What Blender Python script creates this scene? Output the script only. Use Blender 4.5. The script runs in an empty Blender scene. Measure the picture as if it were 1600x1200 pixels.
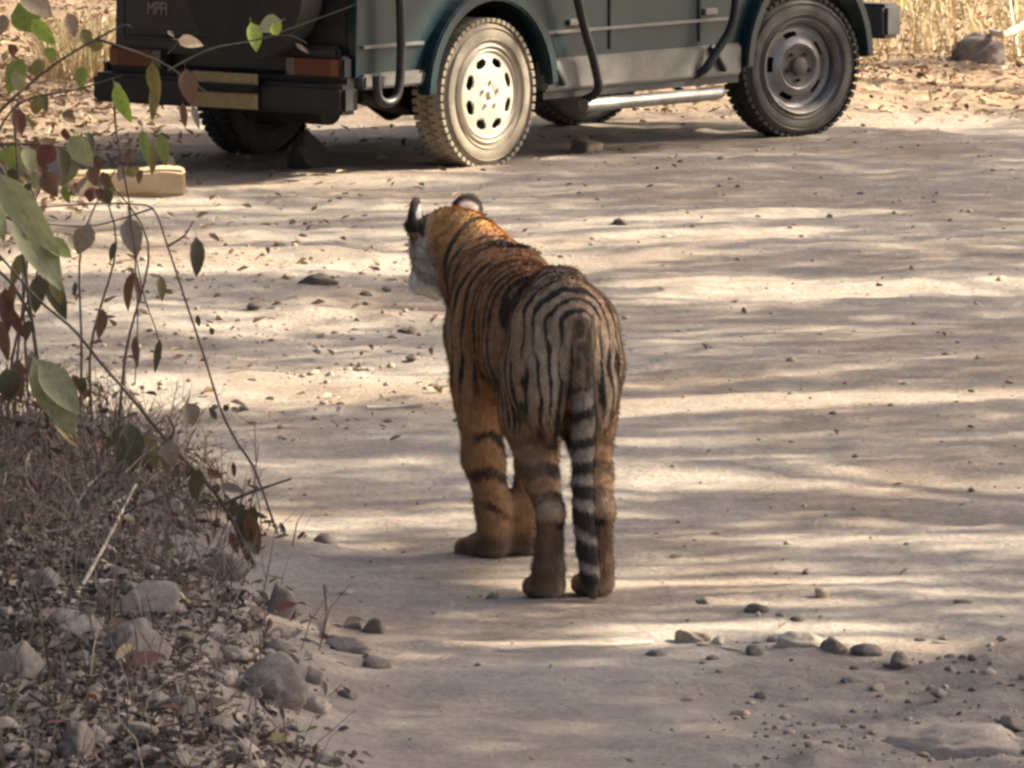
import bpy, bmesh, math, random
import numpy as np
from mathutils import Vector, Matrix, Euler, Quaternion
random.seed(7); RNG = np.random.default_rng(7)
sc = bpy.context.scene
C = sc.collection

# ------------------------------------------------------------------ camera
FPX = 13000.0; PITCH = math.atan(1371.0/FPX); CAMZ = 3.0
cam = bpy.data.cameras.new('camera'); camo = bpy.data.objects.new('camera', cam); C.objects.link(camo)
camo.location = (0, 0, CAMZ); camo.rotation_euler = (math.pi/2-PITCH, 0, 0)
cam.sensor_width = 36; cam.lens = FPX/1600*36; cam.clip_start = .5; cam.clip_end = 2000
sc.camera = camo
# ------------------------------------------------------------------ world, sun, exposure
SUN_EL = math.radians(37); SUN_AZ = math.radians(74)        # clockwise from +Y
S = Vector((math.cos(SUN_EL)*math.sin(SUN_AZ), math.cos(SUN_EL)*math.cos(SUN_AZ), math.sin(SUN_EL)))
w = bpy.data.worlds.new('World'); sc.world = w; w.use_nodes = True
nt = w.node_tree
sky = nt.nodes.new('ShaderNodeTexSky'); sky.sky_type = 'NISHITA'; sky.sun_disc = False
sky.sun_elevation = SUN_EL; sky.sun_rotation = SUN_AZ
sky.air_density = .8; sky.dust_density = 6.0; sky.ozone_density = .3
bg = nt.nodes['Background']; bg.inputs[1].default_value = .11
nt.links.new(sky.outputs[0], bg.inputs[0])
sl = bpy.data.lights.new('sun', 'SUN'); sl.energy = 5.0; sl.angle = math.radians(.55); sl.color = (1, .89, .68)
so = bpy.data.objects.new('sun', sl); C.objects.link(so); so.rotation_euler = S.to_track_quat('Z', 'Y').to_euler()
so.location = (12, 25, 20)
sc.view_settings.view_transform = 'Standard'; sc.view_settings.look = 'None'
sc.view_settings.exposure = 1.64; sc.view_settings.gamma = 1; sc.view_settings.use_curve_mapping = False
sc.render.engine = 'CYCLES'
sc.cycles.filter_width = 2.8
sc.cycles.max_bounces = 8
try: sc.cycles.pixel_filter_type = 'BLACKMAN_HARRIS'
except Exception: pass

# ------------------------------------------------------------------ pixel <-> ground helpers (1600 x 1200 photograph)
_cp, _sp = math.cos(PITCH), math.sin(PITCH)
def ray(px, py):
    u = (px-800)/FPX; v = (600-py)/FPX
    return Vector((u, _cp+_sp*v, -_sp+_cp*v))
def G(px, py, z=0.0):
    d = ray(px, py); t = (z-CAMZ)/d.z
    return Vector((d.x*t, d.y*t, z))
def PY(px, py, Y):
    d = ray(px, py); t = Y/d.y
    return Vector((d.x*t, Y, CAMZ+d.z*t))

# ------------------------------------------------------------------ noise
def _hash(ix, iy, iz, seed):
    n = (ix.astype(np.int64)*374761393 + iy.astype(np.int64)*668265263 + iz.astype(np.int64)*2147483647 + seed*1274126177) & 0xffffffff
    n = ((n ^ (n >> 13))*1274126177) & 0xffffffff
    n = ((n ^ (n >> 16))*2246822519) & 0xffffffff
    return ((n ^ (n >> 15)) & 0xffffff)/float(0xffffff)
def vnoise(x, y, z=0.0, seed=0):
    x = np.asarray(x, float); y = np.asarray(y, float); z = np.asarray(z, float)+0*x
    ix = np.floor(x); iy = np.floor(y); iz = np.floor(z)
    fx = x-ix; fy = y-iy; fz = z-iz
    fx = fx*fx*(3-2*fx); fy = fy*fy*(3-2*fy); fz = fz*fz*(3-2*fz)
    r = 0
    for a in (0, 1):
        for b in (0, 1):
            for c in (0, 1):
                wgt = (fx if a else 1-fx)*(fy if b else 1-fy)*(fz if c else 1-fz)
                r = r+wgt*_hash(ix+a, iy+b, iz+c, seed)
    return r*2-1
def fbm(x, y, z=0.0, seed=0, octv=4, gain=.5):
    a = 1; s = 0; f = 1
    for o in range(octv):
        s = s+a*vnoise(np.asarray(x)*f, np.asarray(y)*f, np.asarray(z)*f, seed+o*17); a *= gain; f *= 2.03
    return s
def sstep(a, b, x):
    t = np.clip((x-a)/(b-a), 0, 1); return t*t*(3-2*t)

# ------------------------------------------------------------------ object helpers
def tag(o, label=None, cat=None, group=None, kind=None):
    if label: o['label'] = label
    if cat: o['category'] = cat
    if group: o['group'] = group
    if kind: o['kind'] = kind
    return o
def link(o, parent=None):
    C.objects.link(o)
    if parent is not None: o.parent = parent
    return o
def empty(name, loc, rotz=0, parent=None):
    o = bpy.data.objects.new(name, None); o.empty_display_size = .2
    o.location = loc; o.rotation_euler = (0, 0, rotz); return link(o, parent)
def mesh_np(name, V, F, mat=None, smooth=True, col=None, attrs=None):
    """V (n,3); F (m,k) array of quads or tris, or a list of faces; col per-vertex rgb"""
    me = bpy.data.meshes.new(name)
    V = np.asarray(V, dtype=np.float32)
    if isinstance(F, np.ndarray):
        m, k = F.shape
        me.vertices.add(len(V)); me.vertices.foreach_set('co', V.ravel())
        me.loops.add(m*k); me.loops.foreach_set('vertex_index', F.astype(np.int32).ravel())
        me.polygons.add(m); me.polygons.foreach_set('loop_start', (np.arange(m)*k).astype(np.int32))
        me.polygons.foreach_set('loop_total', np.full(m, k, dtype=np.int32))
        me.update(calc_edges=True)
    else:
        me.from_pydata([tuple(map(float, v)) for v in V], [], F); me.update()
    me.polygons.foreach_set('use_smooth', np.full(len(me.polygons), bool(smooth)))
    if col is not None:
        a = me.color_attributes.new('Col', 'FLOAT_COLOR', 'POINT')
        c4 = np.ones((len(V), 4), dtype=np.float32); c4[:, :3] = col
        a.data.foreach_set('color', c4.ravel())
    for kx, vx in (attrs or {}).items():
        a = me.attributes.new(kx, 'FLOAT', 'POINT'); a.data.foreach_set('value', np.asarray(vx, dtype=np.float32))
    if mat: me.materials.append(mat)
    return me
def obj(name, me, parent=None, loc=None, rot=None):
    o = bpy.data.objects.new(name, me)
    if loc is not None: o.location = loc
    if rot is not None: o.rotation_euler = rot
    return link(o, parent)
def scatter(tv, tf, M, P, cols=None):
    """tv (k,3), tf (m,q); M (n,3,3), P (n,3), cols (n,3) -> V, F, Cv"""
    tv = np.asarray(tv, float); tf = np.asarray(tf); n = len(P); k = len(tv)
    V = np.einsum('nij,kj->nki', M, tv)+P[:, None, :]
    F = tf[None]+(np.arange(n)*k)[:, None, None]
    Cv = None if cols is None else np.repeat(cols, k, axis=0)
    return V.reshape(-1, 3), F.reshape(-1, tf.shape[1]), Cv
def rotmats(yaw, pitch, roll, sc3):
    cy, sy = np.cos(yaw), np.sin(yaw); cp, sp = np.cos(pitch), np.sin(pitch); cr, sr = np.cos(roll), np.sin(roll)
    n = len(yaw); Z = np.zeros((n, 3, 3)); Z[:, 0, 0] = cy; Z[:, 0, 1] = -sy; Z[:, 1, 0] = sy; Z[:, 1, 1] = cy; Z[:, 2, 2] = 1
    Y = np.zeros((n, 3, 3)); Y[:, 0, 0] = cp; Y[:, 0, 2] = sp; Y[:, 2, 0] = -sp; Y[:, 2, 2] = cp; Y[:, 1, 1] = 1
    X = np.zeros((n, 3, 3)); X[:, 1, 1] = cr; X[:, 1, 2] = -sr; X[:, 2, 1] = sr; X[:, 2, 2] = cr; X[:, 0, 0] = 1
    return (Z@Y@X)*sc3[:, None, :]
class BM:
    """collects boxes, tubes, lathes; build() makes ONE mesh object"""
    def __init__(s): s.v = []; s.f = []
    def add(s, v, f):
        o = len(s.v); s.v += [tuple(p) for p in v]; s.f += [tuple(i+o for i in q) for q in f]; return s
    def box(s, c, d, M=None, top=None):
        x, y, z = d[0]/2, d[1]/2, d[2]/2
        v = [Vector((sx*x, sy*y, sz*z)) for sz in (-1, 1) for sy in (-1, 1) for sx in (-1, 1)]
        if top: v = [Vector((p.x*(top[0] if p.z > 0 else 1), p.y*(top[1] if p.z > 0 else 1), p.z)) for p in v]
        if M is not None: v = [M@p for p in v]
        c = Vector(c); return s.add([p+c for p in v], [(0, 2, 3, 1), (4, 5, 7, 6), (0, 1, 5, 4), (2, 6, 7, 3), (0, 4, 6, 2), (1, 3, 7, 5)])
    def tube(s, pts, r, n=8, cap=True):
        pts = [Vector(p) for p in pts]; m = len(pts)
        if not isinstance(r, (list, tuple)): r = [r]*m
        V = []; F = []; up = None
        for i, p in enumerate(pts):
            t = (pts[min(i+1, m-1)]-pts[max(i-1, 0)])
            if t.length < 1e-9: t = Vector((0, 0, 1))
            t.normalize()
            if up is None: up = Vector((0, 0, 1)) if abs(t.z) < .9 else Vector((1, 0, 0))
            a = t.cross(up); a.normalize(); b = a.cross(t); up = b
            for k in range(n):
                q = 2*math.pi*k/n; V.append(p+(a*math.cos(q)+b*math.sin(q))*r[i])
        for i in range(m-1):
            for k in range(n):
                k2 = (k+1) % n; F.append((i*n+k, i*n+k2, (i+1)*n+k2, (i+1)*n+k))
        if cap: F.append(tuple(range(n))); F.append(tuple(reversed(range((m-1)*n, m*n))))
        return s.add(V, F)
    def lathe(s, prof, n=48, M=None, close=False):
        """prof (r, y); axis Y"""
        V = []; F = []; m = len(prof)
        for k in range(n):
            q = 2*math.pi*k/n
            for (r, y) in prof: V.append(Vector((r*math.cos(q), y, r*math.sin(q))))
        for k in range(n):
            k2 = (k+1) % n
            for i in range(m-1 if not close else m):
                j = (i+1) % m; F.append((k*m+i, k2*m+i, k2*m+j, k*m+j))
        if M is not None: V = [M@p for p in V]
        return s.add(V, F)
    def prism(s, poly, y0, y1):
        """poly (x,z) extruded along y"""
        n = len(poly); V = [(p[0], y0, p[1]) for p in poly]+[(p[0], y1, p[1]) for p in poly]
        F = [tuple(range(n)), tuple(reversed(range(n, 2*n)))]+[(i, i+n, (i+1) % n+n, (i+1) % n) for i in range(n)]
        return s.add(V, F)
    def build(s, name, mat, parent=None, smooth=False, bevel=0, loc=None):
        me = bpy.data.meshes.new(name); me.from_pydata(s.v, [], s.f)
        bm = bmesh.new(); bm.from_mesh(me); bmesh.ops.recalc_face_normals(bm, faces=bm.faces)
        if bevel: bmesh.ops.bevel(bm, geom=[e for e in bm.edges if len(e.link_faces) == 2 and e.calc_face_angle(0) > .5], offset=bevel, segments=2, affect='EDGES', clamp_overlap=True)
        bm.to_mesh(me); bm.free()
        if smooth:
            me.polygons.foreach_set('use_smooth', np.full(len(me.polygons), True))
            try: me.set_sharp_from_angle(angle=math.radians(40))
            except Exception: pass
        me.update()
        if mat: me.materials.append(mat)
        return obj(name, me, parent, loc)
def spline(pts, n=6):
    pts = [Vector(p) for p in pts]; out = []
    for i in range(len(pts)-1):
        p0 = pts[max(i-1, 0)]; p1 = pts[i]; p2 = pts[i+1]; p3 = pts[min(i+2, len(pts)-1)]
        for k in range(n):
            t = k/n
            out.append(.5*((2*p1)+(p2-p0)*t+(2*p0-5*p1+4*p2-p3)*t*t+(3*p1-p0-3*p2+p3)*t**3))
    out.append(pts[-1]); return out

# ------------------------------------------------------------------ materials
def mat_new(name):
    m = bpy.data.materials.new(name); m.use_nodes = True
    return m, m.node_tree, m.node_tree.nodes['Principled BSDF']
def nd(t, typ, **kw):
    n = t.nodes.new(typ)
    for k, v in kw.items():
        if k.startswith('i_'): n.inputs[k[2:].replace('_', ' ')].default_value = v
        else: setattr(n, k, v)
    return n
def mixc(t, fac, a, b, mode='MIX'):
    n = t.nodes.new('ShaderNodeMix'); n.data_type = 'RGBA'; n.blend_type = mode
    for sock, v in ((n.inputs[0], fac), (n.inputs[6], a), (n.inputs[7], b)):
        if hasattr(v, 'is_linked') or hasattr(v, 'links'): t.links.new(v, sock)
        elif isinstance(v, (int, float)): sock.default_value = v
        else: sock.default_value = (*v[:3], 1)
    return n.outputs[2]
def ramp(t, src, a, b):
    n = nd(t, 'ShaderNodeMapRange'); n.inputs[1].default_value = a; n.inputs[2].default_value = b
    t.links.new(src, n.inputs[0]); return n.outputs[0]
def noise_n(t, scale, detail=4, rough=.55, coord=None, dist=0):
    n = nd(t, 'ShaderNodeTexNoise'); n.inputs['Scale'].default_value = scale; n.inputs['Detail'].default_value = detail
    n.inputs['Roughness'].default_value = rough; n.inputs['Distortion'].default_value = dist
    if coord is not None: t.links.new(coord, n.inputs['Vector'])
    return n.outputs['Fac']
def simple(name, col, rough=.6, metal=0, var=.25, scale=12, bump=0, col2=None, bscale=60, coat=0, spec=None):
    m, t, b = mat_new(name)
    tc = nd(t, 'ShaderNodeTexCoord'); n = noise_n(t, scale, 5, .6, tc.outputs['Object'])
    c2 = col2 or tuple(c*(1-var) for c in col)
    c = mixc(t, ramp(t, n, .35, .65), col, c2); t.links.new(c, b.inputs['Base Color'])
    b.inputs['Roughness'].default_value = rough; b.inputs['Metallic'].default_value = metal
    if spec is not None: b.inputs['Specular IOR Level'].default_value = spec
    if coat: b.inputs['Coat Weight'].default_value = coat
    if bump:
        bn = nd(t, 'ShaderNodeBump'); bn.inputs['Strength'].default_value = bump; bn.inputs['Distance'].default_value = .01
        t.links.new(noise_n(t, bscale, 6, .6, tc.outputs['Object']), bn.inputs['Height']); t.links.new(bn.outputs[0], b.inputs['Normal'])
    return m
def colmat(name, rough=.8, var=.3, scale=40, bump=0, translucent=0):
    """base colour from the mesh's own Col attribute with a little noise on top"""
    m, t, b = mat_new(name)
    at = nd(t, 'ShaderNodeAttribute', attribute_name='Col'); tc = nd(t, 'ShaderNodeTexCoord')
    n = noise_n(t, scale, 4, .6, tc.outputs['Object'])
    c = mixc(t, ramp(t, n, .3, .7), at.outputs['Color'], mixc(t, 1.0, at.outputs['Color'], (1-var,)*3, 'MULTIPLY'))
    t.links.new(c, b.inputs['Base Color']); b.inputs['Roughness'].default_value = rough
    b.inputs['Specular IOR Level'].default_value = .25
    if bump:
        bn = nd(t, 'ShaderNodeBump'); bn.inputs['Strength'].default_value = bump; bn.inputs['Distance'].default_value = .01
        t.links.new(n, bn.inputs['Height']); t.links.new(bn.outputs[0], b.inputs['Normal'])
    if translucent:
        tr = nd(t, 'ShaderNodeBsdfTranslucent'); t.links.new(c, tr.inputs[0])
        mx = nd(t, 'ShaderNodeMixShader'); mx.inputs[0].default_value = translucent
        t.links.new(b.outputs[0], mx.inputs[1]); t.links.new(tr.outputs[0], mx.inputs[2])
        t.links.new(mx.outputs[0], t.nodes['Material Output'].inputs[0])
    return m
# ------------------------------------------------------------------ ground
_ey = np.array([10., 19.8, 21.4, 23.3, 25.0, 26.5, 28., 60]); _ex = np.array([.25, -.15, -.33, -.50, -.62, -.80, -1.2, -1.6])
def bank(x, y):
    xe = np.interp(y, _ey, _ex)+.10*fbm(np.asarray(y)*1.3, np.asarray(y)*0, 0, 5, 2)
    return sstep(0, .75, xe-x)*(1-sstep(25.2, 27.6, y))
def rubble(x, y):
    return sstep(.1, .9, x-np.interp(y, [15, 19.8, 21.5, 22.3], [-.1, .1, .35, 2.0]))*(1-sstep(21.6, 22.6, y))
def verge(x, y):   # leafy ground round and behind the parked vehicle
    return np.maximum(sstep(40.5, 43, y+.25*np.asarray(x)), sstep(.6, 2.2, -1.1-x+.04*(y-30))*sstep(27, 31, y))
def hz(x, y):
    x = np.asarray(x, float); y = np.asarray(y, float)
    b = bank(x, y); r = rubble(x, y); v = verge(x, y)
    h = .022*fbm(x*.55, y*.35, 0, 1, 3)
    h = h+.010*fbm(x*1.2, y*3.1, 0, 2, 3)*(1-b)                       # ruts and washed ripples across the track
    h = h+b*(.17+.05*fbm(x*2.1, y*1.7, 0, 3, 4))
    h = h+r*(.018*fbm(x*5, y*4, 0, 4, 4))
    h = h+v*(.030*fbm(x*2.2, y*1.3, 0, 6, 4))
    d = sstep(26, 29, y)*(1-sstep(33, 36, y))*sstep(.9, -.6, x)
    h = h+d*.022*np.maximum(0, fbm(x*2.6, y*2.2, 0, 8, 4))            # clods along the left of the track
    h = h+.007*fbm(x*9, y*8, 0, 9, 3)*(.6+b+r+v)+.010*np.maximum(0, fbm(x*5.5, y*5, 0, 19, 3)-.35)*(1+r*1.5)
    h = h+np.where(y > 47, (y-47)*.05*(1-sstep(60, 120, y)*.6), 0)*(y < 400)
    return h
def hzs(x, y): return float(hz(np.array([x]), np.array([y]))[0])
def GG(px, py):
    """point of the real ground seen at a pixel of the photograph"""
    p = G(px, py)
    for _ in range(4): p = G(px, py, hzs(p.x, p.y))
    return p
def axis(segs):
    a = []
    for (s, e, st) in segs: a += list(np.arange(s, e, st))
    a.append(segs[-1][1]); return np.array(a)
gx = axis([(-320, -60, 40), (-60, -12, 6), (-12, -4.6, .8), (-4.6, -2.4, .06), (-2.4, 2.6, .024), (2.6, 5, .06), (5, 12, .8), (12, 60, 6), (60, 320, 40)])
gy = axis([(-60, 0, 12), (0, 17, 1.7), (17, 19, .1), (19, 26, .03), (26, 34, .045), (34, 44, .06), (44, 56, .1), (56, 80, 1.5), (80, 140, 8), (140, 800, 60)])
X, Y = np.meshgrid(gx, gy); Z = hz(X, Y)
nx, ny = len(gx), len(gy); ii = np.arange(nx*ny).reshape(ny, nx)
Fq = np.stack([ii[:-1, :-1], ii[:-1, 1:], ii[1:, 1:], ii[1:, :-1]], -1).reshape(-1, 4)
def ground_mat():
    m, t, b = mat_new('track_dirt')
    g = nd(t, 'ShaderNodeNewGeometry'); pos = g.outputs['Position']
    bank_a = nd(t, 'ShaderNodeAttribute', attribute_name='bank').outputs['Fac']
    rub_a = nd(t, 'ShaderNodeAttribute', attribute_name='rubble').outputs['Fac']
    ver_a = nd(t, 'ShaderNodeAttribute', attribute_name='verge').outputs['Fac']
    mp = nd(t, 'ShaderNodeMapping'); mp.inputs['Scale'].default_value = (.5, 1.6, 1); t.links.new(pos, mp.inputs['Vector'])
    big = noise_n(t, 1.0, 6, .6, mp.outputs[0], .4)
    fine = noise_n(t, 45, 8, .7, pos); mid = noise_n(t, 7, 6, .65, pos)
    c = mixc(t, ramp(t, big, .35, .68), (.41, .36, .305), (.34, .298, .256))
    c = mixc(t, ramp(t, mid, .45, .75), c, (.44, .385, .325))
    mp2 = nd(t, 'ShaderNodeMapping'); mp2.inputs['Scale'].default_value = (2.2, 9, 1); t.links.new(pos, mp2.inputs['Vector'])
    c = mixc(t, ramp(t, noise_n(t, 1.0, 7, .7, mp2.outputs[0], .6), .42, .72), c, (.30, .262, .228))
    c = mixc(t, ramp(t, fine, .46, .74), c, (.22, .165, .13))
    patch = noise_n(t, .55, 5, .6, pos, .8)
    c = mixc(t, ramp(t, patch, .46, .64), c, mixc(t, 1.0, c, (.90, .86, .83), 'MULTIPLY'))
    speck = nd(t, 'ShaderNodeTexVoronoi'); speck.inputs['Scale'].default_value = 26; t.links.new(pos, speck.inputs['Vector'])
    c = mixc(t, ramp(t, speck.outputs['Distance'], .16, .07), c, (.47, .40, .33))
    lit = mixc(t, ramp(t, noise_n(t, 14, 8, .75, pos), .35, .65), (.42, .30, .19), (.20, .13, .09))
    patch = noise_n(t, .55, 5, .6, pos, .8)
    c = mixc(t, ramp(t, patch, .46, .64), c, mixc(t, 1.0, c, (.90, .86, .83), 'MULTIPLY'))
    speck = nd(t, 'ShaderNodeTexVoronoi'); speck.inputs['Scale'].default_value = 26; t.links.new(pos, speck.inputs['Vector'])
    c = mixc(t, ramp(t, speck.outputs['Distance'], .16, .07), c, (.47, .40, .33))
    lit = mixc(t, ramp(t, noise_n(t, 38, 5, .7, pos), .55, .7), lit, (.62, .49, .34))
    c = mixc(t, ver_a, c, lit)
    bk = mixc(t, ramp(t, noise_n(t, 18, 8, .75, pos), .35, .65), (.28, .22, .18), (.16, .122, .098))
    c = mixc(t, bank_a, c, bk)
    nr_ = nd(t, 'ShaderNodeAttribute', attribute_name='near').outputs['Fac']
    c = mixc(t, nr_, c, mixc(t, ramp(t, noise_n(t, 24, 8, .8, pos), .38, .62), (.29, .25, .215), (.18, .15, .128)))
    rb = mixc(t, ramp(t, noise_n(t, 11, 8, .75, pos), .38, .62), (.28, .24, .205), (.155, .128, .11))
    mm = nd(t, 'ShaderNodeMath', operation='MULTIPLY'); mm.inputs[1].default_value = .7; t.links.new(rub_a, mm.inputs[0])
    c = mixc(t, mm.outputs[0], c, rb)
    t.links.new(c, b.inputs['Base Color']); b.inputs['Roughness'].default_value = .95
    b.inputs['Specular IOR Level'].default_value = .15
    bn = nd(t, 'ShaderNodeBump'); bn.inputs['Strength'].default_value = .6; bn.inputs['Distance'].default_value = .03
    ad = nd(t, 'ShaderNodeMath', operation='ADD'); t.links.new(fine, ad.inputs[0]); t.links.new(mid, ad.inputs[1])
    t.links.new(ad.outputs[0], bn.inputs['Height']); t.links.new(bn.outputs[0], b.inputs['Normal'])
    return m
xf, yf = X.ravel(), Y.ravel()
gm = mesh_np('ground', np.stack([xf, yf, Z.ravel()], 1), Fq, ground_mat(), True, None,
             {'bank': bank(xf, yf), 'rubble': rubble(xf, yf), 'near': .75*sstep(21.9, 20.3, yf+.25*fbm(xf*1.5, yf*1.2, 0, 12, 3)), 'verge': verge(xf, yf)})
ground = tag(obj('ground', gm), kind='structure')

# ------------------------------------------------------------------ where sunlight reaches the ground (gaps between the crowns)
KX, KY = S.x/S.z, S.y/S.z
# gaps: x0,y0,x1,y1 along the ground (photo pixels), half width px, openness
GAPS = [(-200, 415, 330, 408, 22, 1), (330, 408, 640, 412, 17, 1), (640, 400, 720, 395, 8, .6),
        (-200, 372, 560, 368, 10, .7), (-200, 322, 640, 325, 14, .6),
        (-200, 500, 330, 484, 14, .65), (330, 515, 640, 492, 12, .75),
        (-200, 610, 330, 605, 30, 1), (300, 588, 560, 578, 13, .8), (330, 625, 420, 622, 8, .5),
        (560, 575, 700, 560, 9, .6), (400, 550, 690, 540, 4, .4),
        (400, 738, 760, 738, 15, .6), (400, 822, 740, 812, 15, .8), (420, 850, 560, 845, 6, .5),
        (880, 352, 1260, 335, 6, .8), (820, 385, 1120, 368, 10, .9), (880, 408, 1060, 398, 6, .9), (1130, 385, 1420, 392, 5, .5),
        (1110, 440, 1260, 452, 8, .9), (1180, 462, 1520, 455, 10, .95), (1330, 448, 1650, 440, 4, .8), (980, 465, 1180, 475, 6, .5),
        (980, 640, 1300, 632, 15, 1), (1300, 632, 1700, 628, 13, .95), (970, 605, 1300, 585, 4, .6), (1300, 572, 1600, 560, 4, .5),
        (1100, 520, 1420, 508, 5, .5), (1000, 700, 1700, 690, 6, .5), (960, 770, 1200, 760, 16, .85), (1200, 760, 1700, 765, 15, .75), (980, 735, 1300, 725, 4, .6),
        (1280, 850, 1700, 856, 14, .75), (1180, 820, 1500, 822, 5, .5),
        (960, 905, 1240, 915, 17, .95), (1240, 915, 1560, 925, 8, .6), (1160, 948, 1330, 950, 3, .9), (1000, 880, 1200, 890, 6, .7),
        (780, 1014, 1030, 1004, 4, 1), (1050, 990, 1120, 990, 9, .95), (1215, 992, 1300, 992, 6, .95), (1330, 1016, 1430, 1016, 6, .9), (1500, 1040, 1600, 1045, 6, .4),
        (-200, 275, 300, 275, 20, .95), (-200, 190, 330, 185, 40, .75), (-200, 90, 180, 90, 60, .6), (430, 190, 660, 200, 16, .8),
        (930, 158, 1150, 150, 13, .95), (1350, 150, 1700, 140, 28, .9), (1350, 195, 1700, 205, 6, .7), (1400, 100, 1700, 60, 45, 1), (1360, 30, 1700, 10, 50, 1), (1380, -20, 1750, -40, 50, 1), (1380, 120, 1700, 120, 40, 1), (-200, 20, 500, 10, 30, .8),
        (860, 245, 1250, 240, 4, .5), (1250, 262, 1650, 255, 5, .4), (600, 300, 1000, 292, 5, .5)]
gaps = []
for (x0, y0, x1, y1, hw, op) in GAPS:
    a, b_ = G(x0, y0), G(x1, y1)
    m_ = (y0+y1)/2; hwm = hw*39000/(m_+771)**2
    gaps.append((a.x, a.y, b_.x, b_.y, hwm, op))
def openness(x, y):
    wx = x; wy = y+.07*fbm(x*1.1, y*.9, 0, 31, 3)
    o = np.zeros_like(x)
    for (ax, ay, bx, by, hw, op) in gaps:
        dx, dy = bx-ax, by-ay; L2 = dx*dx+dy*dy
        t = np.clip(((wx-ax)*dx+(wy-ay)*dy)/L2, 0, 1)
        d = np.hypot((wx-ax-t*dx)*.55, wy-ay-t*dy)
        o = np.maximum(o, op**1.8*(1-sstep(hw*.6+.02, hw*1.2+.05, d)))
    return o
def sunproj(P): return (P[0]-P[2]*KX, P[1]-P[2]*KY)
# bodies that stand in shade or sun: (world point, radius, openness)
LIGHTSPOTS = []
# ------------------------------------------------------------------ tiger
TO = G(888, 938); TO = Vector((.172, TO.y, 0)); TANG = math.radians(11.8)   # heading a little left of straight away
H_ = .0065
lo = np.array([-.36, -.20, -.03]); hi = np.array([.28, 1.62, 1.06])
dims = np.ceil((hi-lo)/H_).astype(int)+1
D = np.full(dims, 1.0, dtype=np.float32)
AX = [lo[i]+np.arange(dims[i])*H_ for i in range(3)]
def _sl(mn, mx):
    return tuple(slice(max(0, int((mn[i]-lo[i])/H_)), min(dims[i], int((mx[i]-lo[i])/H_)+2)) for i in range(3))
def _smin(sl, d, k):
    a = D[sl]
    if k <= 0: D[sl] = np.minimum(a, d); return
    h = np.clip(.5+.5*(a-d)/k, 0, 1); D[sl] = a*(1-h)+d*h-k*h*(1-h)
def _smax(sl, d, k):
    a = D[sl]; h = np.clip(.5-.5*(a-d)/k, 0, 1); D[sl] = a*(1-h)+d*h+k*h*(1-h)
def cone(a, b, ra, rb, k=.03):
    a = np.array(a, float); b = np.array(b, float); R = max(ra, rb)+k+.02
    sl = _sl(np.minimum(a, b)-R, np.maximum(a, b)+R)
    x = AX[0][sl[0]][:, None, None]; y = AX[1][sl[1]][None, :, None]; z = AX[2][sl[2]][None, None, :]
    d = b-a; L2 = max(1e-9, float(d@d)); t = np.clip(((x-a[0])*d[0]+(y-a[1])*d[1]+(z-a[2])*d[2])/L2, 0, 1)
    dist = np.sqrt((x-a[0]-t*d[0])**2+(y-a[1]-t*d[1])**2+(z-a[2]-t*d[2])**2)-(ra+(rb-ra)*t)
    _smin(sl, dist.astype(np.float32), k)
def chain(pts, k=.03):
    for (p, r), (q, s) in zip(pts[:-1], pts[1:]): cone(p, q, r, s, k)
def ell(c, r, k=.03, R=None, sub=False):
    c = np.array(c, float); r = np.array(r, float); m = r.max()+k+.02
    sl = _sl(c-m, c+m)
    x = AX[0][sl[0]][:, None, None]-c[0]; y = AX[1][sl[1]][None, :, None]-c[1]; z = AX[2][sl[2]][None, None, :]-c[2]
    if R is None: a, b, g = x, y, z
    else:
        a = R[0][0]*x+R[0][1]*y+R[0][2]*z; b = R[1][0]*x+R[1][1]*y+R[1][2]*z; g = R[2][0]*x+R[2][1]*y+R[2][2]*z
    k0 = np.sqrt((a/r[0])**2+(b/r[1])**2+(g/r[2])**2); k1 = np.sqrt((a/r[0]**2)**2+(b/r[1]**2)**2+(g/r[2]**2)**2)+1e-6
    d = (k0*(k0-1)/k1).astype(np.float32)
    if sub: _smax(sl, -d, k)
    else: _smin(sl, d, k)
# trunk of the body: ellipsoids along the spine (X right, Y forward, Z up)
for c, r in [((0, .13, .725), (.106, .20, .160)), ((0, .30, .705), (.112, .22, .163)), ((0, .50, .69), (.130, .24, .170)),
             ((0, .72, .685), (.140, .24, .190)), ((0, .88, .685), (.142, .17, .195)), ((0, 1.0, .70), (.105, .14, .16))]:
    ell(c, r, .05)
ell((0, .55, .60), (.115, .36, .10), .06)                      # belly
cone((-.03, .20, .865), (.03, .20, .865), .03, .03, .05)       # hip bones
cone((0, .05, .785), (0, .30, .845), .05, .04, .06)
for s in (-1, 1):                                              # shoulder blades ride above the spine
    chain([((s*.055, .93, .855), .035), ((s*.085, .90, .74), .065), ((s*.10, .93, .63), .07)], .05)
# hind legs
def hind(s, dy, fx):
    chain([((s*.054, .14, .74), .098), ((s*.070, .17, .62), .095), ((s*.085, .22, .50), .072), ((s*.080, .17, .42), .058)], .05)
    ell((s*.072, .06+dy*.4, .60), (.066, .105, .15), .05)             # back of the thigh
    chain([((s*.082, .20, .47), .062), ((s*.078, .08+dy*.6, .34), .046), ((s*.074, -.035+dy, .245), .037)], .03)
    chain([((s*.074, -.035+dy, .250), .036), ((fx, -.01+dy, .16), .036), ((fx, .0+dy, .09), .042), ((fx, .01+dy, .05), .047)], .018)
    ell((fx, .045+dy, .036), (.052, .078, .036), .02)
    for q in (-1.5, -.5, .5, 1.5): ell((fx+q*.024, .105+dy-abs(q)*.012, .027), (.019, .034, .026), .004)
hind(-1, 0, -.073); hind(1, .035, .072)
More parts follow.
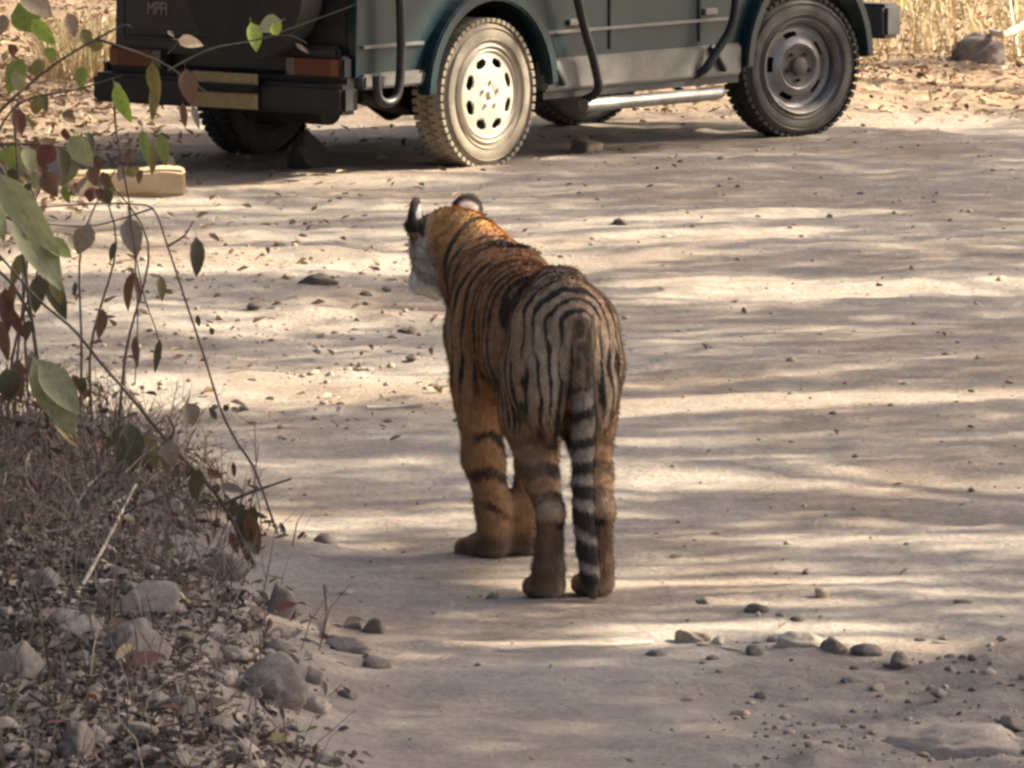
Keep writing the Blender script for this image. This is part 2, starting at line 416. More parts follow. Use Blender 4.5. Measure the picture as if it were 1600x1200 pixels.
# front legs
def front(s, dy, fx, yaw):
    chain([((s*.098, .90, .66), .082), ((s*.103, .85, .52), .066), ((s*.098, .83, .45), .060), ((s*.080, .86+dy, .30), .055), ((fx, .875+dy, .15), .047), ((fx, .875+dy, .07), .046)], .035)
    cy_, sy_ = math.cos(yaw), math.sin(yaw)
    def W(a, b): return (fx+cy_*a-sy_*b, .885+dy+sy_*a+cy_*b)
    R = [[cy_, sy_, 0], [-sy_, cy_, 0], [0, 0, 1]]
    ell((*W(0, .03), .038), (.062, .082, .040), .025, R)
    for q in (-1.5, -.5, .5, 1.5): ell((*W(q*.029, .098-abs(q)*.012), .030), (.022, .040, .030), .004, R)
front(-1, 0, -.045, math.radians(26)); front(1, .02, .056, math.radians(4))
# neck and head
HC = np.array((-.106, 1.235, .872))
YAW = math.radians(27); PIT = math.radians(-36)
_f = Vector((-math.sin(YAW)*math.cos(PIT), math.cos(YAW)*math.cos(PIT), math.sin(PIT)))
_r = Vector((math.cos(YAW), math.sin(YAW), 0)); _u = _r.cross(_f)
HR = [list(_r), list(_f), list(_u)]
def hp(a, b, c): return tuple(HC+a*np.array(_r)+b*np.array(_f)+c*np.array(_u))
chain([((0, .90, .76), .125), ((-.025, 1.04, .795), .112), ((-.06, 1.13, .835), .105), (tuple(HC-.02*np.array(_f)), .095)], .05)
cone((-.01, 1.0, .850), (-.06, 1.17, .925), .045, .05, .05)   # nape
ell((-.03, 1.06, .70), (.085, .13, .12), .06)                  # throat
ell(hp(0, .0, .012), (.098, .105, .088), .03, HR)
ell(hp(0, .055, .035), (.072, .075, .058), .03, HR)
for s in (-1, 1):
    ell(hp(s*.062, .015, -.035), (.050, .065, .062), .03, HR)
    ell(hp(s*.085, -.015, -.05), (.030, .045, .060), .03, HR)   # ruff
    ell(hp(s*.024, .145, -.034), (.033, .040, .032), .018, HR)  # whisker pads
cone(hp(0, .05, .045), hp(0, .165, .000), .036, .028, .03)
ell(hp(0, .105, -.070), (.036, .052, .026), .02, HR)
ell(hp(0, .06, -.075), (.055, .07, .04), .03, HR)
EARS = []
for s in (-1, 1):                                              # ears
    ec = np.array(hp(.098 if s > 0 else -.094, -.025, .100)); ey = YAW+math.radians(-26 if s > 0 else 40)
    ef = Vector((-math.sin(ey), math.cos(ey), .10)).normalized(); er = Vector((math.cos(ey), math.sin(ey), 0)); eu = er.cross(ef)
    tl = math.radians(s*22); er2 = er*math.cos(tl)-eu*math.sin(tl); eu2 = eu*math.cos(tl)+er*math.sin(tl)
    R = [list(er2), list(ef), list(eu2)]; EARS.append((ec, np.array(er2), np.array(ef), np.array(eu2)))
    ell(ec, (.049, .018, .054), .012, R)
    ell(ec+.016*np.array(ef)+.006*np.array(eu2), (.028, .013, .036), .006, R, sub=True)
    ell(ec-.035*np.array(eu2), (.038, .022, .024), .02, R)
# tail
TAIL = [((.0, .02, .825), .042), ((.004, -.045, .775), .035), ((.002, -.062, .68), .030), ((.008, -.062, .60), .029), ((.013, -.060, .52), .031), ((.010, -.062, .42), .030), ((.007, -.066, .33), .028), ((.010, -.070, .25), .029), ((.018, -.078, .15), .028), ((.027, -.088, .08), .026), ((.030, -.096, .030), .016)]
chain(TAIL, .012)

def surface_nets(D):
    s = D < 0
    c = [s[i:s.shape[0]-1+i, j:s.shape[1]-1+j, k:s.shape[2]-1+k] for i in (0, 1) for j in (0, 1) for k in (0, 1)]
    anyv = np.zeros(c[0].shape, bool); allv = np.ones(c[0].shape, bool)
    for q in c: anyv |= q; allv &= q
    act = anyv & ~allv; cells = np.argwhere(act); idx = np.full(act.shape, -1, np.int64); idx[act] = np.arange(len(cells))
    acc = np.zeros((len(cells), 3)); cnt = np.zeros(len(cells))
    cor = [(i, j, k) for i in (0, 1) for j in (0, 1) for k in (0, 1)]
    val = {q: D[cells[:, 0]+q[0], cells[:, 1]+q[1], cells[:, 2]+q[2]] for q in cor}
    for a in cor:
        for ax in range(3):
            if a[ax]: continue
            b = list(a); b[ax] = 1; b = tuple(b); va, vb = val[a], val[b]; m = (va < 0) != (vb < 0)
            t = np.where(m, va/np.where(m, va-vb, 1), 0)
            p = np.array(a, float)[None]+np.zeros((len(cells), 3)); p[:, ax] += t
            acc += p*m[:, None]; cnt += m
    V = cells+acc/cnt[:, None]
    F = []
    for ax in range(3):
        o1, o2 = [(1, 2), (2, 0), (0, 1)][ax]
        a = [slice(None)]*3; b = [slice(None)]*3; a[ax] = slice(0, -1); b[ax] = slice(1, None)
        sa, sb = s[tuple(a)], s[tuple(b)]; e = np.argwhere(sa != sb); e = e[(e[:, o1] > 0) & (e[:, o2] > 0) & (e[:, o1] < idx.shape[o1]) & (e[:, o2] < idx.shape[o2])]
        fl = sa[e[:, 0], e[:, 1], e[:, 2]]
        def g(d1, d2):
            q = e.copy(); q[:, o1] -= d1; q[:, o2] -= d2; return idx[q[:, 0], q[:, 1], q[:, 2]]
        q = np.stack([g(0, 0), g(1, 0), g(1, 1), g(0, 1)], 1); q[~fl] = q[~fl][:, ::-1]; F.append(q)
    return V, np.concatenate(F)
TV, TF = surface_nets(D)
TV = TV*H_+lo
for _ in range(2):                                             # light smoothing of the net
    acc = np.zeros_like(TV); cn = np.zeros(len(TV))
    for a, b in ((0, 1), (1, 2), (2, 3), (3, 0)):
        np.add.at(acc, TF[:, a], TV[TF[:, b]]); np.add.at(cn, TF[:, a], 1)
        np.add.at(acc, TF[:, b], TV[TF[:, a]]); np.add.at(cn, TF[:, b], 1)
    TV = TV*.5+.5*acc/cn[:, None]
fn = np.cross(TV[TF[:, 2]]-TV[TF[:, 0]], TV[TF[:, 3]]-TV[TF[:, 1]])
TN = np.zeros_like(TV)
for a in range(4): np.add.at(TN, TF[:, a], fn)
TN /= np.linalg.norm(TN, axis=1)[:, None]+1e-9
if (TN*(TV-np.array([0, .6, .6]))).sum(1).mean() < 0: TF = TF[:, ::-1]; TN = -TN

def headc(P):
    q = P-HC; return q@np.array(_r), q@np.array(_f), q@np.array(_u)
def lerp(a, b, t): return np.asarray(a)*(1-t)[:, None]+np.asarray(b)*t[:, None]
def coat(P, Nn):
    x, y, z = P[:, 0], P[:, 1], P[:, 2]
    n1 = fbm(x*9, y*9, z*6, 51, 3); n2 = fbm(x*22, y*22, z*14, 52, 3); n3 = fbm(x*60, y*60, z*40, 53, 2)
    tan = np.array((.41, .25, .14)); rust = np.array((.43, .22, .10)); pale = np.array((.60, .50, .38)); grey = np.array((.49, .365, .245)); blk = np.array((.030, .025, .024)); wht = np.array((.78, .76, .72))
    col = lerp(tan, rust, sstep(-.4, .7, n1+.5*sstep(.4, .8, y)))
    # greyer over the rump, pale inside legs and belly
    rump = (1-sstep(.10, .34, y))*sstep(.42, .6, z)
    col = col*(1-.60*rump)[:, None]+grey*(.60*rump)[:, None]
    belly = sstep(.35, .85, -Nn[:, 2])*(1-sstep(.50, .60, z))*sstep(.3, .42, z)*sstep(.2, .35, y)*(1-sstep(.8, .95, y))
    col = lerp(col, pale, np.clip(belly, 0, .9))
    inner = sstep(.25, .8, -np.sign(x)*Nn[:, 0])*(1-sstep(.48, .60, z))*(np.abs(x) < .14)*.55
    col = lerp(col, pale, inner)
    light_back = (1-sstep(.0, .1, y))*(np.abs(x) > .028)*sstep(.45, .55, z)*(1-sstep(.13, .2, np.abs(x+n1*.02)))*.38   # pale fur between the tail and the thighs
    col = lerp(col, (.52, .44, .33), light_back)
    col = lerp(col, (.37, .215, .115), .8*sstep(.50, .36, z)*(y > .5))
    # stripe field: distance round the rump from the tail root, carried forward along the flank
    zc = .765
    up = np.maximum(0, z-zc); ax_ = np.sqrt(x*x+(up*1.05)**2)
    fwd = np.maximum(0, y-.08-.16*np.abs(x))
    s = ax_*1.05+fwd+.014*n1+.006*n2+.05*np.maximum(0, .72-z)*np.where(y > .35, .9, -.2)
    s = s+np.where(z < .5, (.5-z)*.20, 0)*(y < .4)
    per = .030+.026*sstep(.18, .6, y)
    ph = s/per
    fr = np.abs((ph % 1)-.5)*2
    brk = fbm(x*5+np.floor(ph)*7.3, y*4, z*9, 55, 3)
    wd = .36+.26*n2+.26*brk
    wd = wd-.22*sstep(.55, .9, y)*sstep(.5, .62, z)
    st = 1-sstep(wd-.16, wd+.16, fr)
    # body stripes fade in the elbow and shoulder zone
    st = st*(1-.75*sstep(.68, .82, y)*(1-sstep(.45, .56, z)))
    legz = (z < .46)
    # hind legs: bold bands at the back of the leg; front legs: few bars inside
    hindm = legz*(y < .5)
    pb = (z+.35*np.abs(np.abs(x)-.075)-.12*y+.012*n1)/.066; fb = np.abs((pb % 1)-.5)*2
    hb = (1-sstep(.30+.35*n1, .62+.35*n1, fb))*sstep(.06, .12, z)*(.55+.45*sstep(-.3, .3, n1-np.sign(x)*Nn[:, 0]*.6))
    dark_shank = sstep(.25, .19, z)*sstep(-.1, .5, -Nn[:, 1]*1.0+.15)*sstep(.0, .02, z)*.66*(y < .4)
    wL = sstep(.50, .40, z+.06*n1-.10*np.maximum(0, y-.1))*(y < .5); st = st*(1-wL)+wL*np.maximum(hb*np.where(z < .2, .75, .92), dark_shank*(1-.2*np.abs(n1)))
    hock = np.exp(-((z-.262)/.020)**2)*(y < .05)*(np.abs(x) > .045)*sstep(.1, .6, -Nn[:, 1])
    frm = legz*(y >= .5)
    pf = (z+.25*x+.5*np.abs(x+.07)+.014*n1)/.105; ff = np.abs((pf % 1)-.5)*2
    fbnd = (1-sstep(.07+.22*n1, .28+.22*n1, ff))*sstep(-.25, .35, n1+Nn[:, 0]*.8+.25)*sstep(.1, .16, z)
    paw_shade = sstep(.11, .05, z)*sstep(.1, .6, -Nn[:, 1])*.75  # backs of the front paws darkened: shade painted into the coat
    st = np.where(frm, np.maximum(fbnd*.85, paw_shade), st)
    # neck: orange, with a dark patch over the shoulders and a bar behind the ears
    neck = sstep(1.0, 1.08, y)
    col = lerp(col, (.50, .27, .09), neck*.8*sstep(.78, .90, z))
    st = st*(1-.85*neck*sstep(.77, .86, z))
    q = np.exp(-(((x-.01)/.075)**2+((y-.93)/.050)**2))*sstep(.80, .84, z)
    bar = np.exp(-(((y-1.135-x*.6)/.016)**2))*(x < .0)*(x > -.16)*sstep(.76, .80, z)
    st = np.maximum(st, np.maximum(sstep(.35, .6, q+.1*n2)*.9, sstep(.4, .7, bar+.1*n2)*.9))
    # head
    hr, hf, hu = headc(P)
    head = sstep(-.085, -.015, hf+.02*n2)*sstep(1.06, 1.12, y)
    hs = st*0
    sp = np.abs(((hf*1.2+hu*.9+np.abs(hr)*.5+.01*n1)/.034 % 1)-.5)*2
    hs = (1-sstep(.25, .5, sp+.3*n2))*sstep(.03, .05, hu)*(1-sstep(.09, .13, hf))
    wface = sstep(.02, -.04, hu-.02*n2)*sstep(.045, .065, np.abs(hr)+hf*.25)*.6+sstep(.10, .13, hf)*sstep(.012, .0, hu)+sstep(-.045, -.065, hu)+sstep(.035, .03, np.hypot(hf-.075, hu-.05))*(np.abs(hr) > .025)
    sp2 = np.abs(((hf*1.0-hu*.7+.015*n1)/.045 % 1)-.5)*2
    ck = (1-sstep(.16, .36, sp2+.2*n2))*sstep(.06, .075, np.abs(hr))*sstep(.02, 0, hu)*sstep(.09, .05, hf)
    hcol = lerp(lerp(np.broadcast_to(np.array((.40, .26, .15)), P.shape), (.78, .73, .66), sstep(.0, .05, np.abs(hr)-.045)*sstep(.045, -.02, hu+.012*n2)), wht*1.0, np.clip(wface, 0, 1))
    col = lerp(col, hcol, head); st = st*(1-head)+np.maximum(hs*.8, ck*.4)*head*.8
    nose = (np.hypot(hr/.018, (hu+.012)/.012) < 1)*(hf > .165)
    col = lerp(col, (.35, .13, .12), nose*1.0)
    # ears: black behind with a white spot
    ear = 0*x; spot = 0*x
    for (ec_, e1, e2, e3) in EARS:
        q_ = P-ec_; u1 = q_@e1; u2 = q_@e2; u3 = q_@e3
        ear = np.maximum(ear, ((np.abs(u1) < .056) & (u3 > -.038) & (u3 < .07) & (np.abs(u2) < .04))*1.0)
        spot = np.maximum(spot, sstep(1.15, .8, np.hypot(u1/.031, (u3-.013)/.020))*(u2 < .004))
    ear = np.minimum(ear, 1)*(y > 1.1); col = col*1.0
    st = np.where(ear > .5, 1-0*st, st)
    # tail rings
    tailm = (y < .02-.0*z)*(np.abs(x-.012) < .040)*(z < .79)*(y < -.022-.0*z)
    tz = z+.010*n1+.35*(x-.012)*np.sin(z*9)
    rings = 1-sstep(-.25, .25, np.sin((tz+.012+.012*np.sin(tz*17))/.074*2*math.pi)+.2+.7*n1)
    rings = np.where(tz > .60, sstep(.0, .55, n2+.55)*.85*(1-sstep(.018, .03, np.abs(x-.010))), 1-rings)
    rings = np.where(tz < .065, 1, rings)
    tcol = lerp(np.broadcast_to(np.array((.29, .24, .19)), P.shape), (.26, .175, .11), sstep(.55, .62, tz))
    shank = (np.abs(x-.012) > .034)
    tm = tailm & ~shank
    col = np.where(tm[:, None], tcol, col); st = np.where(tm, rings, st)
    root = np.exp(-((x/.018)**2+((z-.765)/.050)**2))*(y < .04)
    st = np.maximum(st, sstep(.35, .7, root+.2*n2)*.7)
    col = col*(1+.22*n3)[:, None]
    st = np.clip(st*(1+.12*n3), 0, .97)
    out = lerp(col, blk, st)
    out = lerp(out, (.44, .33, .22), np.clip(hock*.9, 0, .6))
    out = lerp(out, wht, np.clip(spot*ear*1.2, 0, 1))
    dust = sstep(.06, .0, z)*.35
    out = lerp(out, (.40, .32, .25), dust)
    return np.clip(out, .005, 1)
TC = coat(TV, TN)
furm = colmat('fur_coat', .85, .18, 120)
fb_ = furm.node_tree.nodes['Principled BSDF']; fb_.inputs['Sheen Weight'].default_value = .08; fb_.inputs['Specular IOR Level'].default_value = .12; fb_.inputs['Sheen Roughness'].default_value = .5
tiger = obj('tiger', mesh_np('tiger', TV, TF, furm, True, TC), None, (TO.x, TO.y, hzs(TO.x, TO.y)-.004), (0, 0, TANG))
tag(tiger, 'striped orange tiger standing on the track seen from behind, tail hanging down', 'tiger')
# short fur: one sliver per hair tuft, lying along the coat
nf = 130000
fi = RNG.choice(len(TF), nf, p=np.linalg.norm(fn, axis=1)/np.linalg.norm(fn, axis=1).sum())
wt = RNG.dirichlet((1, 1, 1, 1), nf)
FP = (TV[TF[fi]]*wt[:, :, None]).sum(1); FN = (TN[TF[fi]]*wt[:, :, None]).sum(1); FN /= np.linalg.norm(FN, axis=1)[:, None]
flow = np.zeros_like(FP); flow[:] = (0, -.55, -1.0)
hm = FP[:, 1] > 1.08; flow[hm] = (.15, -1, -.35)
flow -= (flow*FN).sum(1)[:, None]*FN; flow /= np.linalg.norm(flow, axis=1)[:, None]+1e-6
flow += RNG.normal(0, .22, flow.shape)
hd = flow*.86+FN*RNG.uniform(.15, .50, (nf, 1)); hd /= np.linalg.norm(hd, axis=1)[:, None]
ln = RNG.uniform(.010, .021, nf)
bel = (FN[:, 2] < -.4) & (FP[:, 2] > .45) & (FP[:, 2] < .62); ln[bel] *= 2.1
hr_, hf_, hu_ = headc(FP); ruff = (np.abs(hr_) > .07) & (hu_ < 0) & (np.abs(hf_) < .08) & hm; ln[ruff] *= 1.8
ln[(FP[:, 2] < .08)] *= .6
for (ec_, e1, e2, e3) in EARS:
    q_ = FP-ec_; ln[(np.abs(q_@e1) < .058) & (q_@e3 > -.02) & (q_@e3 < .08) & (np.abs(q_@e2) < .05)] *= .35
ln[:] = ln; ln[(hf_ > .09) & hm] *= .45
sd = np.cross(hd, FN); sd /= np.linalg.norm(sd, axis=1)[:, None]+1e-6
wdh = RNG.uniform(.0012, .0022, (nf, 1))
FV = np.stack([FP-FN*.001-sd*wdh, FP-FN*.001+sd*wdh, FP+hd*ln[:, None]], 1).reshape(-1, 3)
FC = np.repeat(np.clip(coat(FP, FN)*RNG.uniform(.75, 1.3, (nf, 1)), 0, 1), 3, axis=0)
fur = obj('fur', mesh_np('fur', FV, np.arange(nf*3).reshape(-1, 3), furm, False, FC), tiger); tag(fur, kind='stuff')
eyem = simple('tiger_eye', (.30, .20, .05), .1, var=.2)
for s in (-1, 1):
    b = bmesh.new(); bmesh.ops.create_uvsphere(b, u_segments=16, v_segments=10, radius=.0125); me = bpy.data.meshes.new('eye'); b.to_mesh(me); b.free(); me.materials.append(eyem)
    for p in me.polygons: p.use_smooth = True
    obj('eye', me, tiger, hp(s*.043, .108, .034))
whm = simple('whisker', (.8, .78, .72), .5)
for s in (-1, 1):
    for q in range(5):
        b = BM(); a = Vector(hp(s*.05, .165-.012*q, -.035-.006*(q % 2))); e = Vector(hp(s*(.13+.01*q), .14-.02*q, -.05-.02*q)); b.tube([a, a.lerp(e, .5)+Vector((0, 0, .008)), e], [.0008, .0006, .0003], 4); b.build('whisker', whm, tiger)
def tigw(p):
    c, s = math.cos(TANG), math.sin(TANG); return Vector((TO.x+c*p[0]-s*p[1], TO.y+s*p[0]+c*p[1], p[2]))
# the animal stands in the shade of a crown, only its nape and right ear reach the sun
for yy in (0, .2, .4, .6, .8): 
    for zz in (.35, .55, .75, .88): LIGHTSPOTS.append((tigw((0.08, yy, zz)), (.22), .0))
LIGHTSPOTS.append((tigw(hp(-.02, .0, .0)), .19, .65))
LIGHTSPOTS.append((tigw((.02, 1.08, .90)), .15, .95)); LIGHTSPOTS.append((tigw(hp(.09, -.02, .11)), .12, .95)); LIGHTSPOTS.append((tigw(hp(-.08, -.02, .12)), .06, .9))
# ------------------------------------------------------------------ open safari vehicle (X forward, Y left, Z up; origin under the rear axle centre)
JH = math.radians(51.6)                     # heading, anticlockwise from +X
jf = Vector((math.cos(JH), math.sin(JH), 0)); jr = Vector((math.sin(JH), -math.cos(JH), 0))
WR = .343; WW = .175; HALF = .74
pc = G(741, 257); JO = Vector((pc.x, pc.y, 0))-jr*(HALF-WW*.5)
JZ = max(-.01, hzs(JO.x, JO.y))
jeep = tag(empty('safari_vehicle', (JO.x, JO.y, JZ), JH), 'dark green open safari vehicle parked at the roadside with a dusty white rear wheel', 'vehicle')
def jw(p): return JO+jf*p[0]-jr*p[1]+Vector((0, 0, p[2]+JZ))
def paint_mat():
    m, t, b = mat_new('teal_paint'); tc = nd(t, 'ShaderNodeTexCoord'); o = tc.outputs['Object']
    g = nd(t, 'ShaderNodeSeparateXYZ'); t.links.new(o, g.inputs[0])
    n = noise_n(t, 5, 6, .6, o); n2 = noise_n(t, 60, 5, .7, o)
    dustf = nd(t, 'ShaderNodeMath', operation='MULTIPLY'); t.links.new(ramp(t, n, .3, .8), dustf.inputs[0]); dustf.inputs[1].default_value = .16
    c = mixc(t, dustf.outputs[0], (.002, .018, .024), (.05, .05, .047)); c = mixc(t, ramp(t, n2, .68, .82), c, (.08, .075, .065))
    t.links.new(c, b.inputs['Base Color']); r = nd(t, 'ShaderNodeMapRange'); r.inputs[3].default_value = .2; r.inputs[4].default_value = .6
    t.links.new(n, r.inputs[0]); t.links.new(r.outputs[0], b.inputs['Roughness']); b.inputs['Coat Weight'].default_value = .2; b.inputs['Specular IOR Level'].default_value = .3; b.inputs['Coat Roughness'].default_value = .12
    return m
paint = paint_mat()
sill_m = simple('dusty_silver_sill', (.17, .16, .15), .6, var=.35, scale=7, bump=.15, metal=.35)
blackp = simple('black_plastic', (.012, .0115, .011), .6, var=.4, scale=9)
blackm = simple('black_steel', (.016, .0155, .016), .45, var=.45, scale=14, metal=.2)
chassis_m = simple('grimy_chassis', (.016, .012, .010), .9, var=.5, scale=12)
rubber = simple('clean_rubber', (.035, .034, .033), .85, var=.3, scale=30, bump=.2)
dusty = simple('dust_caked_rubber', (.31, .265, .20), .95, col2=(.19, .16, .125), scale=9, bump=.35, bscale=70)
halfd = simple('lightly_dusted_rubber', (.115, .10, .088), .9, col2=(.055, .05, .046), scale=7, bump=.3, bscale=70)
whiterim = simple('white_rim', (.47, .415, .335), .6, var=.2, scale=16)
greyrim = simple('grey_steel_rim', (.26, .26, .27), .45, col2=(.16, .13, .11), scale=10, metal=.5)
hubm = simple('brown_hub', (.12, .10, .085), .7, var=.4, scale=30)
darkhole = simple('hole_shadow_steel', (.02, .018, .016), .9)
silver = simple('galvanised_tube', (.36, .36, .35), .38, metal=.7, var=.3, scale=20)
redl = simple('tail_lens', (.10, .012, .009), .2, var=.3, scale=20); orl = simple('indicator_lens', (.16, .045, .012), .25, var=.2)
rev = simple('reversing_lens', (.10, .095, .09), .25)
yel = simple('number_plate_yellow', (.34, .28, .14), .6, var=.3, scale=30)
canvas = simple('spare_cover', (.028, .024, .023), .8, col2=(.015, .015, .016), scale=6, bump=.2, bscale=30)
seatm = simple('seat_vinyl', (.05, .05, .045), .6, var=.3)
creamt = simple('badge_letter', (.34, .27, .23), .6)

AR = .435; AF = .47; BX0, BX1 = -.93, 3.05; WB = 2.44; ZS = .46; ZB = .34
def arc(cx, cz, r, a0, a1, n=14): return [(cx+r*math.cos(a0+(a1-a0)*i/n), cz+r*math.sin(a0+(a1-a0)*i/n)) for i in range(n+1)]
def angz(cz, r, z): return math.asin((z-cz)/r)
# body tub side profile with the wheel arches cut out (lower edge follows the sill)
a0 = angz(WR, AR, ZS); a1 = angz(WR, AF, ZS)
prof = [(BX0, ZS)]+list(reversed(arc(0, WR, AR, a0, math.pi-a0)))+list(reversed(arc(WB, WR, AF, a1, math.pi-a1)))+[(BX1-.18, ZS), (BX1-.16, .90), (1.95, .98), (1.72, 1.02), (1.60, .88), (.95, .86), (.80, 1.08), (BX0+.02, 1.08)]
body = BM(); body.prism(prof, -.715, -.665); body.prism(prof, .665, .715)
tub = body.build('body_side', paint, jeep)
b = BM(); b.box((.35, 0, .48), (2.55, 1.33, .04)); b.box((.35-.0, 0, .40), (2.3, .5, .10)); b.build('floor', chassis_m, jeep)
b = BM(); b.box((2.52, 0, .955), (1.06, 1.33, .05), top=(1, .94)); b.build('bonnet', paint, jeep, bevel=.02)
b = BM(); b.box((BX1-.19, 0, .70), (.05, 1.33, .44)); b.build('grille', blackp, jeep)
b = BM(); b.box((BX0+.025, 0, .775), (.05, 1.33, .62)); b.build('tailgate', simple('dark_tailgate', (.011, .014, .015), .5, col2=(.022, .02, .02), scale=5), jeep, bevel=.012)
b = BM(); b.box((1.70, 0, .99), (.04, 1.33, .14)); b.build('dashboard', blackp, jeep)
# crease ledges along the side
for y in (-1, 1):
    for x0, x1 in ((-.89, -.46), (.44, 1.88)):
        b = BM(); b.box(((x0+x1)/2, y*.722, .595), (x1-x0, .018, .014)); b.build('side_moulding', sill_m, jeep)
    # sills
    for x0, x1, z0 in ((-.90, -.425, .405), (.418, 1.93, .325)):
        b = BM(); b.box(((x0+x1)/2, y*.708, (z0+.473)/2), (x1-x0, .07, .473-z0)); b.build('sill_panel', sill_m, jeep, bevel=.012)
    b = BM(); b.box((1.17, y*.70, .305), (1.5, .05, .035)); b.build('sill_flange', blackp, jeep)
    # flared arches
    for cx, r in ((0, AR), (WB, AF)):
        aa = math.radians(2); o = arc(cx, WR, r+.045, aa, math.pi-aa, 20); i_ = list(reversed(arc(cx, WR, r-.012, aa, math.pi-aa, 20)))
        b = BM(); b.prism(o+i_, y*.70, y*.775); b.build('wheel_arch', paint, jeep, bevel=.008)
    # inner wheel well
    for cx, r in ((0, AR), (WB, AF)):
        o = arc(cx, WR, r+.002, .3, math.pi-.3, 16); b = BM(); b.prism(o, y*.45, y*.47); 
        V = []; F = []
        for (px_, pz_) in o: V += [(px_, y*.46, pz_), (px_, y*.70, pz_)]
        for q in range(len(o)-1): F.append((2*q, 2*q+1, 2*q+3, 2*q+2))
        b.add(V, F); b.build('wheel_well', chassis_m, jeep)
    # door shut lines, handle-like hinges
    for gx_ in (1.62, .93):
        b = BM(); b.box((gx_, y*.718, .68), (.012, .010, .37)); b.build('door_gap', darkhole, jeep)
    for x in (.66, 1.70): 
        b = BM(); b.box((x, y*.725, .635), (.10, .018, .03)); b.build('hinge', sill_m, jeep, bevel=.004)
    # bent grab tubes that climb the side
    yy = y*.80
    for pts in ([(-.70, yy, 1.5), (-.72, yy, .95), (-.71, yy, .60), (-.73, yy, .40), (-.79, yy, .345), (-.87, yy, .37), (-.885, yy, .47)],
                [(.42, yy+y*.02, 1.5), (.50, yy+y*.02, .95), (.60, yy+y*.01, .66), (.70, yy, .46), (.735, yy, .32), (.72, y*.73, .27)],
                [(1.80, yy+y*.04, 1.3), (1.76, yy+y*.04, .80), (1.73, yy+y*.03, .58), (1.66, yy, .46), (1.60, yy-y*.03, .37), (1.58, y*.72, .34)]):
        b = BM(); b.tube(spline(pts, 6), .021, 10); b.build('grab_tube', blackm, jeep, True)
    b = BM(); b.tube([(.70, y*.74, .245), (1.72, y*.74, .245), (1.80, y*.70, .245)], .032, 12); b.build('step_tube', silver, jeep, True)
    for x in (.95, 1.5):
        b = BM(); b.tube([(x, y*.60, .33), (x, y*.74, .245)], .014, 6); b.build('step_bracket', blackm, jeep)
    for x in (.46, 1.70):
        b = BM(); b.tube([(x-.03, y*.745, .47), (x+.01, y*.765, .42), (x+.07, y*.755, .355)], .016, 7); b.build('clamp', blackm, jeep, True)
# rear: bumper, lamps, plate, spare wheel under a cover
b = BM(); b.box((BX0-.07, 0, .365), (.12, 1.50, .135)); b.build('rear_bumper', blackp, jeep, bevel=.02)
b = BM(); b.box((BX0-.01, 0, .445), (.06, 1.40, .03)); b.build('bumper_ledge', simple('dusty_ledge', (.04, .038, .034), .8), jeep)
for y in (-1, 1):
    b = BM(); b.box((BX0-.035, y*.53, .505), (.07, .34, .105)); lamp = b.build('tail_lamp', blackp, jeep, bevel=.012)
    b = BM(); b.box((BX0-.073, y*.53, .505), (.012, .20, .075)); b.build('red_lens', redl, lamp)
    b = BM(); b.box((BX0-.073, y*.655, .505), (.012, .045, .075)); b.build('indicator_lens', orl, lamp)
    b = BM(); b.box((BX0-.073, y*.40, .505), (.012, .05, .075)); b.build('reversing_lens', rev, lamp)
py_ = -.07
b = BM(); b.box((BX0-.145, py_, .385), (.008, .38, .160)); plate = b.build('number_plate', yel, jeep)
b = BM(); b.tube([(BX0-.165, py_-.20, .397), (BX0-.165, py_+.20, .397)], .021, 8); b.build('plate_bar', blackm, jeep, True)
b = BM(); b.lathe([(.0, -.12), (.22, -.12), (.30, -.11), (.34, -.07), (.345, .0), (.345, .08), (.0, .08)], 40, Matrix.Rotation(math.pi/2, 4, 'Z'))
sp = b.build('spare_wheel_cover', canvas, jeep, True, loc=(BX0-.13, -.24, .875))
b = BM(); b.box((BX0-.03, 0, .565), (.05, 1.30, .07)); b.build('rear_crossbar', simple('dark_crossbar', (.014, .016, .016), .45, var=.5, scale=6), jeep, bevel=.015)
# lettering badge
cu = bpy.data.curves.new('badge', 'FONT'); cu.body = 'MPFI'; cu.size = .085; cu.extrude = .002; cu.align_x = 'CENTER'
to = bpy.data.objects.new('badge', cu); C.objects.link(to); dg = bpy.context.evaluated_depsgraph_get(); bme = bpy.data.meshes.new_from_object(to.evaluated_get(dg)); bpy.data.objects.remove(to)
bme.materials.clear(); bme.materials.append(creamt)
bo = obj('badge_lettering', bme, jeep, (BX0-.004, .455, .70), (math.pi/2, 0, -math.pi/2)); bo.scale = (.72, 1, 1)
# axle, differential, springs, exhaust silencer, front bumper
b = BM(); b.tube([(0, -.60, WR-.02), (0, .60, WR-.02)], .038, 10); ax_o = b.build('rear_axle', chassis_m, jeep, True)
b = BM(); b.lathe([(0, -.13), (.08, -.10), (.125, 0), (.08, .10), (0, .13)], 20, Matrix.Translation((0, -.16, WR-.03))); b.build('differential', chassis_m, jeep, True)
b = BM(); b.tube([(WB, -.58, WR-.02), (WB, .58, WR-.02)], .035, 10); b.build('front_axle', chassis_m, jeep, True)
b = BM(); b.tube([(-.68, -.36, .30), (-.66, .12, .30)], .085, 14); b.build('silencer', chassis_m, jeep, True)
for y in (-1, 1):
    b = BM(); b.tube([(-.62, y*.48, .34), (-.3, y*.48, .27), (0, y*.48, .25), (.35, y*.48, .28), (.6, y*.48, .34)], .028, 6); b.build('leaf_spring', chassis_m, jeep)
    b = BM(); b.box((1.05, y*.36, .40), (3.9, .06, .09)); b.build('chassis_rail', chassis_m, jeep)
